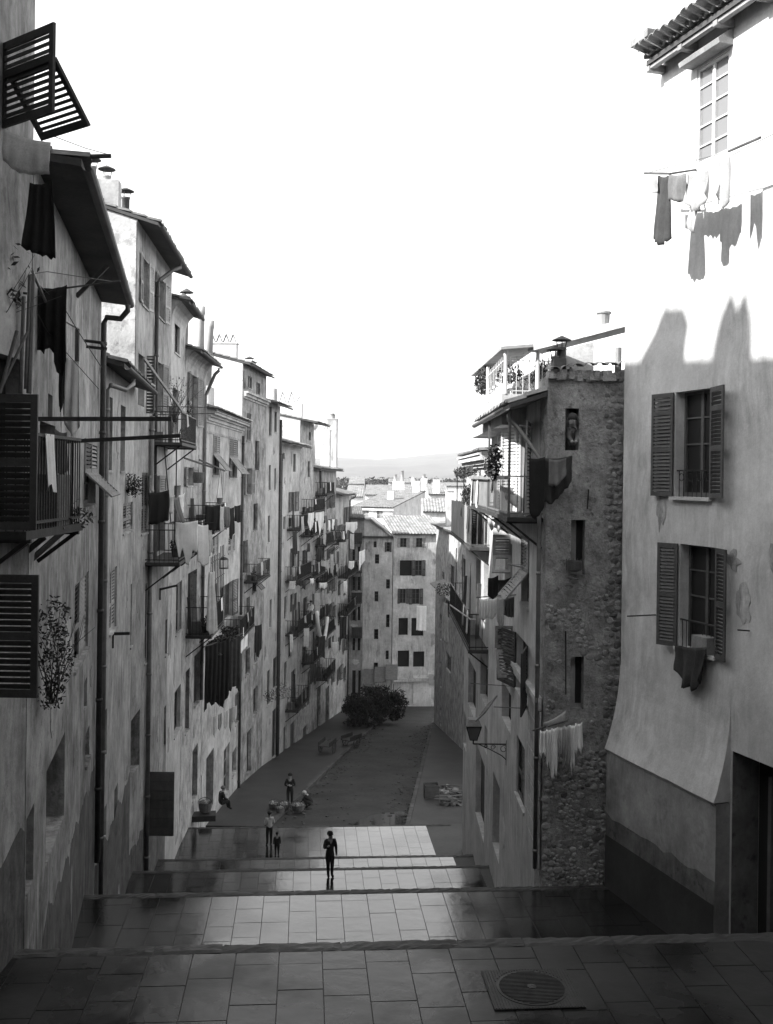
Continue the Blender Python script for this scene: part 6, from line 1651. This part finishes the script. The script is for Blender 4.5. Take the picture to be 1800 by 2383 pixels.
person('person', 'woman in pale dress standing on a balcony of the left row', bp, 1.62, 2.6, {'wrl': (-.12, .1, .55), 'wrr': (.12, .1, .55)}, ['cloth_white', 'cloth_white', 'skin', 'cloth_black'], dict(zone_m, rad={'pelvis': .11, 'waist': .085, 'hi': .10, 'kn': .08, 'an': .07}), shoes_cap(brim=False, capm='hair'))
hd = onw(R2, 1333, 972, .05); bp = hd + V((.05, .39, -1.33))
person('person', 'person leaning out of the top slit window of the rubble gable', bp, 1.55, math.pi, {'pelvis': (0, 0, .5), 'waist': (0, .02, .60), 'chest': (0, .10, .70), 'neck': (.02, .19, .78), 'jaw': (.03, .235, .80), 'head': (.03, .25, .86), 'crown': (.03, .245, .905), 'nose': (.04, .30, .83), 'shl': (-.05, .12, .72), 'shr': (.05, .12, .72), 'ell': (-.06, .15, .62), 'wrl': (-.03, .2, .56), 'hal': (-.02, .22, .54), 'elr': (.06, .15, .62), 'wrr': (.03, .2, .56), 'har': (.02, .22, .54)}, ['cloth_grey', 'cloth_dark', 'skin', 'cloth_black'], zone_m, shoes_cap(brim=False, capm='cloth_dark'))
bp = at(961, 1131, 176)
person('person', 'tiny figure in white standing on a far roof', bp, 1.7, 3.0, {}, ['cloth_white', 'cloth_white', 'skin', 'cloth_white'], zone_m, None)
bp = H['6'].P(2.4, 0, .55); bp.z = road_z(48.6) + 1.9 + .0
sd = at(515, 1885, 47.5)
person('person', 'dark figure sitting on a step by the doorway of the pale house', sd, 1.55, -1.0, {'pelvis': (0, -.05, .24), 'waist': (0, -.03, .33), 'chest': (0, .02, .45), 'neck': (0, .05, .56), 'jaw': (0, .07, .60), 'head': (0, .06, .655), 'crown': (0, .05, .70), 'nose': (0, .12, .64), 'shl': (-.1, .02, .51), 'shr': (.1, .02, .51), 'ell': (-.13, .06, .38), 'wrl': (-.07, .18, .32), 'hal': (-.03, .21, .32), 'elr': (.13, .06, .38), 'wrr': (.07, .18, .32), 'har': (.03, .21, .32), 'hil': (-.06, 0, .23), 'knl': (-.07, .22, .28), 'anl': (-.07, .24, .05), 'tol': (-.07, .32, .02), 'hir': (.06, 0, .23), 'knr': (.07, .22, .28), 'anr': (.07, .24, .05), 'tor': (.07, .32, .02)}, ['cloth_black', 'cloth_black', 'skin', 'cloth_black'], zone_m, shoes_cap(brim=False, capm='cloth_grey'))
# ------------------------------------------------------------------ street things
def basket(label, p, r, hgt, fill=True, cat='basket', group=None):
    t = thing('basket', label, cat, p, group)
    mb = MB(); mb.lathe(p, [(r * .75, 0), (r * .8, .02), (r * .95, hgt * .5), (r, hgt), (r * 1.05, hgt + .02), (r * .93, hgt), (r * .8, hgt * .5), (0, hgt * .4)], 14); mb.build('body', 'basket', t)
    mb = MB(); mb.tube([p + V((r * math.cos(a), 0, hgt + r * .7 * math.sin(a))) for a in [i * math.pi / 8 for i in range(9)]], .015, 6); mb.build('handle', 'basket', t)
    if fill:
        mb = MB(); rg = random.Random(int(p.x * 50)); leaves(mb, p + V((0, 0, hgt * .95)), r * .8, r * .8, .12, 60, .08, rg); mb.build('contents', 'cloth_mid', t)
for i, (x, y, r, lb) in enumerate(((640, 1882, .32, 'basket of washing left of the standing man'), (662, 1884, .28, 'small basket at the feet of the standing man'), (694, 1886, .34, 'wide basket in front of the crouching figure'), (652, 1893, .22, 'little basket in front of the standing man'))):
    basket(lb, ground_at(x, y), r, .28)
def crate(name, label, p, sx, sy, sz, rz, n=4, mat='wood_mid', legs=False, cat='crate'):
    t = thing(name, label, cat, p); c, s = math.cos(rz), math.sin(rz); X, Yv = V((c, s, 0)), V((-s, c, 0)); z0 = .25 if legs else .0
    mb = MB(); mb.box(p + V((0, 0, z0 + .03)), X * sx / 2, Yv * sy / 2, V((0, 0, .02))); mb.build('bottom', mat, t)
    for k in range(n):
        z = p.z + z0 + sz * (k + .5) / n
        for ax, oth, w, d in ((X, Yv, sx, sy), (Yv, X, sy, sx)):
            for sg in (-1, 1):
                m2 = MB(); m2.box(V((p.x, p.y, z)) + oth * (sg * d / 2), ax * w / 2, oth * .012, V((0, 0, sz / n * .42))); m2.build('slat', mat, t)
    for a in (-1, 1):
        for b in (-1, 1):
            m2 = MB(); m2.box(p + X * (a * (sx / 2 - .03)) + Yv * (b * (sy / 2 - .03)) + V((0, 0, (z0 + sz) / 2)), X * .025, Yv * .025, V((0, 0, (z0 + sz) / 2))); m2.build('corner_post', mat, t)
    return t
crate('crate', 'tall slatted crate standing on the right pavement below the steps', ground_at(1004, 1856), .75, .6, .75, .1, 5)
rg = random.Random(33)
for i, (x, y, lb) in enumerate(((1040, 1842, 'heap of dark rubble left of the right-hand doorway'), (1066, 1858, 'lower heap of rubble against the right-hand house'), (1050, 1872, 'small heap of debris in front of the rubble'))):
    p = ground_at(x, y); t = thing('rubble_heap', lb, 'rubble', p)
    mb = MB()
    for k in range(40):
        a, r = rg.uniform(0, 6.28), .55 * math.sqrt(rg.random()); q = p + V((r * math.cos(a), r * math.sin(a), .38 * (1 - r / .6) * rg.random() + .05)); s = rg.uniform(.05, .12)
        mb.box(q, V((s, jit(s), jit(s) * .6)), V((jit(s), s * .8, 0)), V((0, 0, s * .6)))
    mb.build('stone_heap', 'rubble_stone', t, kind='stuff')
    for k in range(3):
        m2 = MB(); q = p + V((jit(.3), jit(.3), .35)); m2.bar(q + V((-.7, jit(.3), jit(.1))), q + V((.7, jit(.3), jit(.15))), .12, .03); m2.build('broken_plank', 'wood_mid', t)
def handcart(label, p, yaw):
    t = thing('handcart', label, 'handcart', p); c, s = math.cos(yaw), math.sin(yaw); X, Yv = V((c, s, 0)), V((-s, c, 0))
    mb = MB(); mb.box(p + V((0, 0, .62)), X * .75, Yv * .42, V((0, 0, .03)))
    for sg in (-1, 1): mb.box(p + V((0, 0, .78)) + Yv * (sg * .41), X * .75, Yv * .015, V((0, 0, .13)))
    mb.build('tray', 'wood_dark', t)
    for sg in (-1, 1):
        m2 = MB(); cc = p + Yv * (sg * .5) + V((0, 0, .42)); pts = [cc + (X * math.cos(a) + V((0, 0, math.sin(a)))) * .40 for a in [i * math.pi / 10 for i in range(21)]]; m2.tube(pts, .03, 6)
        for k in range(8): a = k * .785; m2.bar(cc, cc + (X * math.cos(a) + V((0, 0, math.sin(a)))) * .39, .025)
        m2.build('wheel', 'wood_dark', t)
        m3 = MB(); m3.bar(p + X * .7 + Yv * (sg * .35) + V((0, 0, .62)), p + X * 1.6 + Yv * (sg * .3) + V((0, 0, .55)), .045); m3.build('shaft', 'wood_dark', t)
    return t
handcart('dark handcart against the houses on the left pavement', ground_at(762, 1752), 1.3)
handcart('dark handcart standing by the left kerb', ground_at(818, 1738, 0), 1.0)
# stone doorstep and barrel by the doorway
t = tag((lambda mb: mb.build('doorstep', 'pavement', None, origin=at(472, 1905, 44.5)))(MB().box(at(472, 1900, 44.5), V((.55, .1, 0)), V((-.05, .35, 0)), V((0, 0, .12)))), 'stone doorstep before the whitewashed house on the left', 'step')
p = at(478, 1886, 44.6); basket('round basket on the doorstep of the whitewashed house', p - V((0, 0, .05)), .3, .4)
# crescent puddle below the steps, dark wet patch
def puddle(label, pts, z0=None, nm='puddle'):
    mb = MB(); P3 = [ground_at(x, y, .012) for x, y in pts]; mb.add(P3, (tuple(range(len(P3))),)); o = mb.build(nm, 'puddle', None, kind='structure'); return o
wp = MB(); wp.add([ground_at(x, y, .006) for x, y in ((820, 1921), (838, 1908), (862, 1898), (892, 1892), (930, 1888), (958, 1890), (962, 1905), (958, 1921))], (tuple(range(8)),)); wp.build('wet_patch', 'puddle', None, kind='structure'); MATS['puddle'].node_tree.nodes['Principled BSDF'].inputs['Roughness'].default_value = .06
puddle('', [(938, 1896), (944, 1891), (962, 1890), (964, 1892), (952, 1894), (949, 1897), (956, 1902), (964, 1903), (960, 1905), (946, 1903)])
# loose stones and litter along the gutters
rg = random.Random(55); db = MB()
for k in range(520):
    Y = rg.uniform(49, 90); side = rg.random()
    X = (kl(Y) + rg.uniform(-.1, 1.0) ** 2 * 1.2) if side < .45 else (kr(Y) - rg.uniform(0, 1) ** 2 * 1.2) if side < .8 else rg.uniform(kl(Y), kr(Y))
    q = V((X, Y, road_z(Y) + .015)); sz = rg.uniform(.015, .06)
    db.box(q, V((sz, jit(sz), jit(.01))), V((jit(sz), sz * .8, 0)), V((0, 0, sz * .5)))
db.build('gutter_debris', 'kerb', None, kind='stuff'); tag(bpy.data.objects['gutter_debris'], 'loose stones and litter scattered along the street gutters', 'debris')
# sign on the wall at the street end
sp = at(1009, 1583, 96); t = thing('wall_sign', 'white board with two dark marks on the corner at the street end', 'sign', sp)
mb = MB(); mb.box(sp, V((.42, 0, 0)), V((0, .04, 0)), V((0, 0, .58))); mb.build('board', 'paint_white', t)
mb = MB(); mb.box(sp + V((.16, -.045, .22)), V((.12, 0, 0)), V((0, .005, 0)), V((0, 0, .17))); mb.build('dark_square', 'iron', t)
mb = MB(); mb.box(sp + V((.16, -.045, -.2)), V((.08, 0, 0)), V((0, .005, 0)), V((0, 0, .09))); mb.build('dark_mark', 'iron', t)
# bird cage, bucket and basket on the left balconies
p = at(463, 1112, 40.5); t = thing('hanging_basket', 'dark cylindrical crate hanging beside the coved house', 'basket', p)
mb = MB(); mb.lathe(p - V((0, 0, .2)), [(.2, 0), (.22, .2), (.22, .4), (.2, .42), (0, .42)], 14); mb.build('body', 'basket', t); mb = MB(); mb.tube([p + V((0, 0, .2)), p + V((0, 0, .9))], .008, 5); mb.build('rope', 'iron', t)
p = at(512, 1166, 43); t = thing('bucket', 'bucket hung on ropes from the poles of the pale cornice house', 'bucket', p)
mb = MB(); mb.lathe(p - V((0, 0, .12)), [(.1, 0), (.14, .24), (.15, .25), (.13, .24), (.09, .03), (0, .02)], 14); mb.build('body', 'zinc', t)
mb = MB(); mb.tube([p + V((-.13, 0, .12)), p + V((0, 0, 1.35))], .008, 5); mb.tube([p + V((.13, 0, .12)), p + V((.02, 0, 1.35))], .008, 5); mb.build('rope', 'iron', t)
p = at(522, 1312, 46); t = thing('bird_cage', 'small dark cage hanging on the pale cornice house', 'cage', p)
mb = MB(); mb.lathe(p - V((0, 0, .22)), [(.2, 0), (.2, .04), (.0, .04)], 14); mb.lathe(p + V((0, 0, .18)), [(.21, 0), (.15, .08), (0, .14)], 14)
for k in range(14): a = k * .4488; mb.tube([p + V((.19 * math.cos(a), .19 * math.sin(a), -.2)), p + V((.19 * math.cos(a), .19 * math.sin(a), .18))], .006, 4)
mb.build('cage_body', 'iron_rust', t)
hh = H['5']
for (a, b, Y0, Y1) in (((430, 1066), (495, 1088), 38.5, 40.2), ((464, 1070), (524, 1096), 41.0, 42.6)):
    mb = MB(); mb.bar(at(a[0], a[1], Y0), at(b[0], b[1], Y1), .05, .06); hh.part('clothes_pole', mb, 'wood_mid')
hh = H['3']
for a, b in (((345, 945, 32.6), (498, 948, 35.0)), ((345, 965, 32.6), (500, 962, 35.0)), ((395, 1216, 34.2), (505, 1216, 34.9))):
    mb = MB(); mb.tube([at(*a), at(*b)], .016, 6); hh.part('clothes_pole', mb, 'iron')
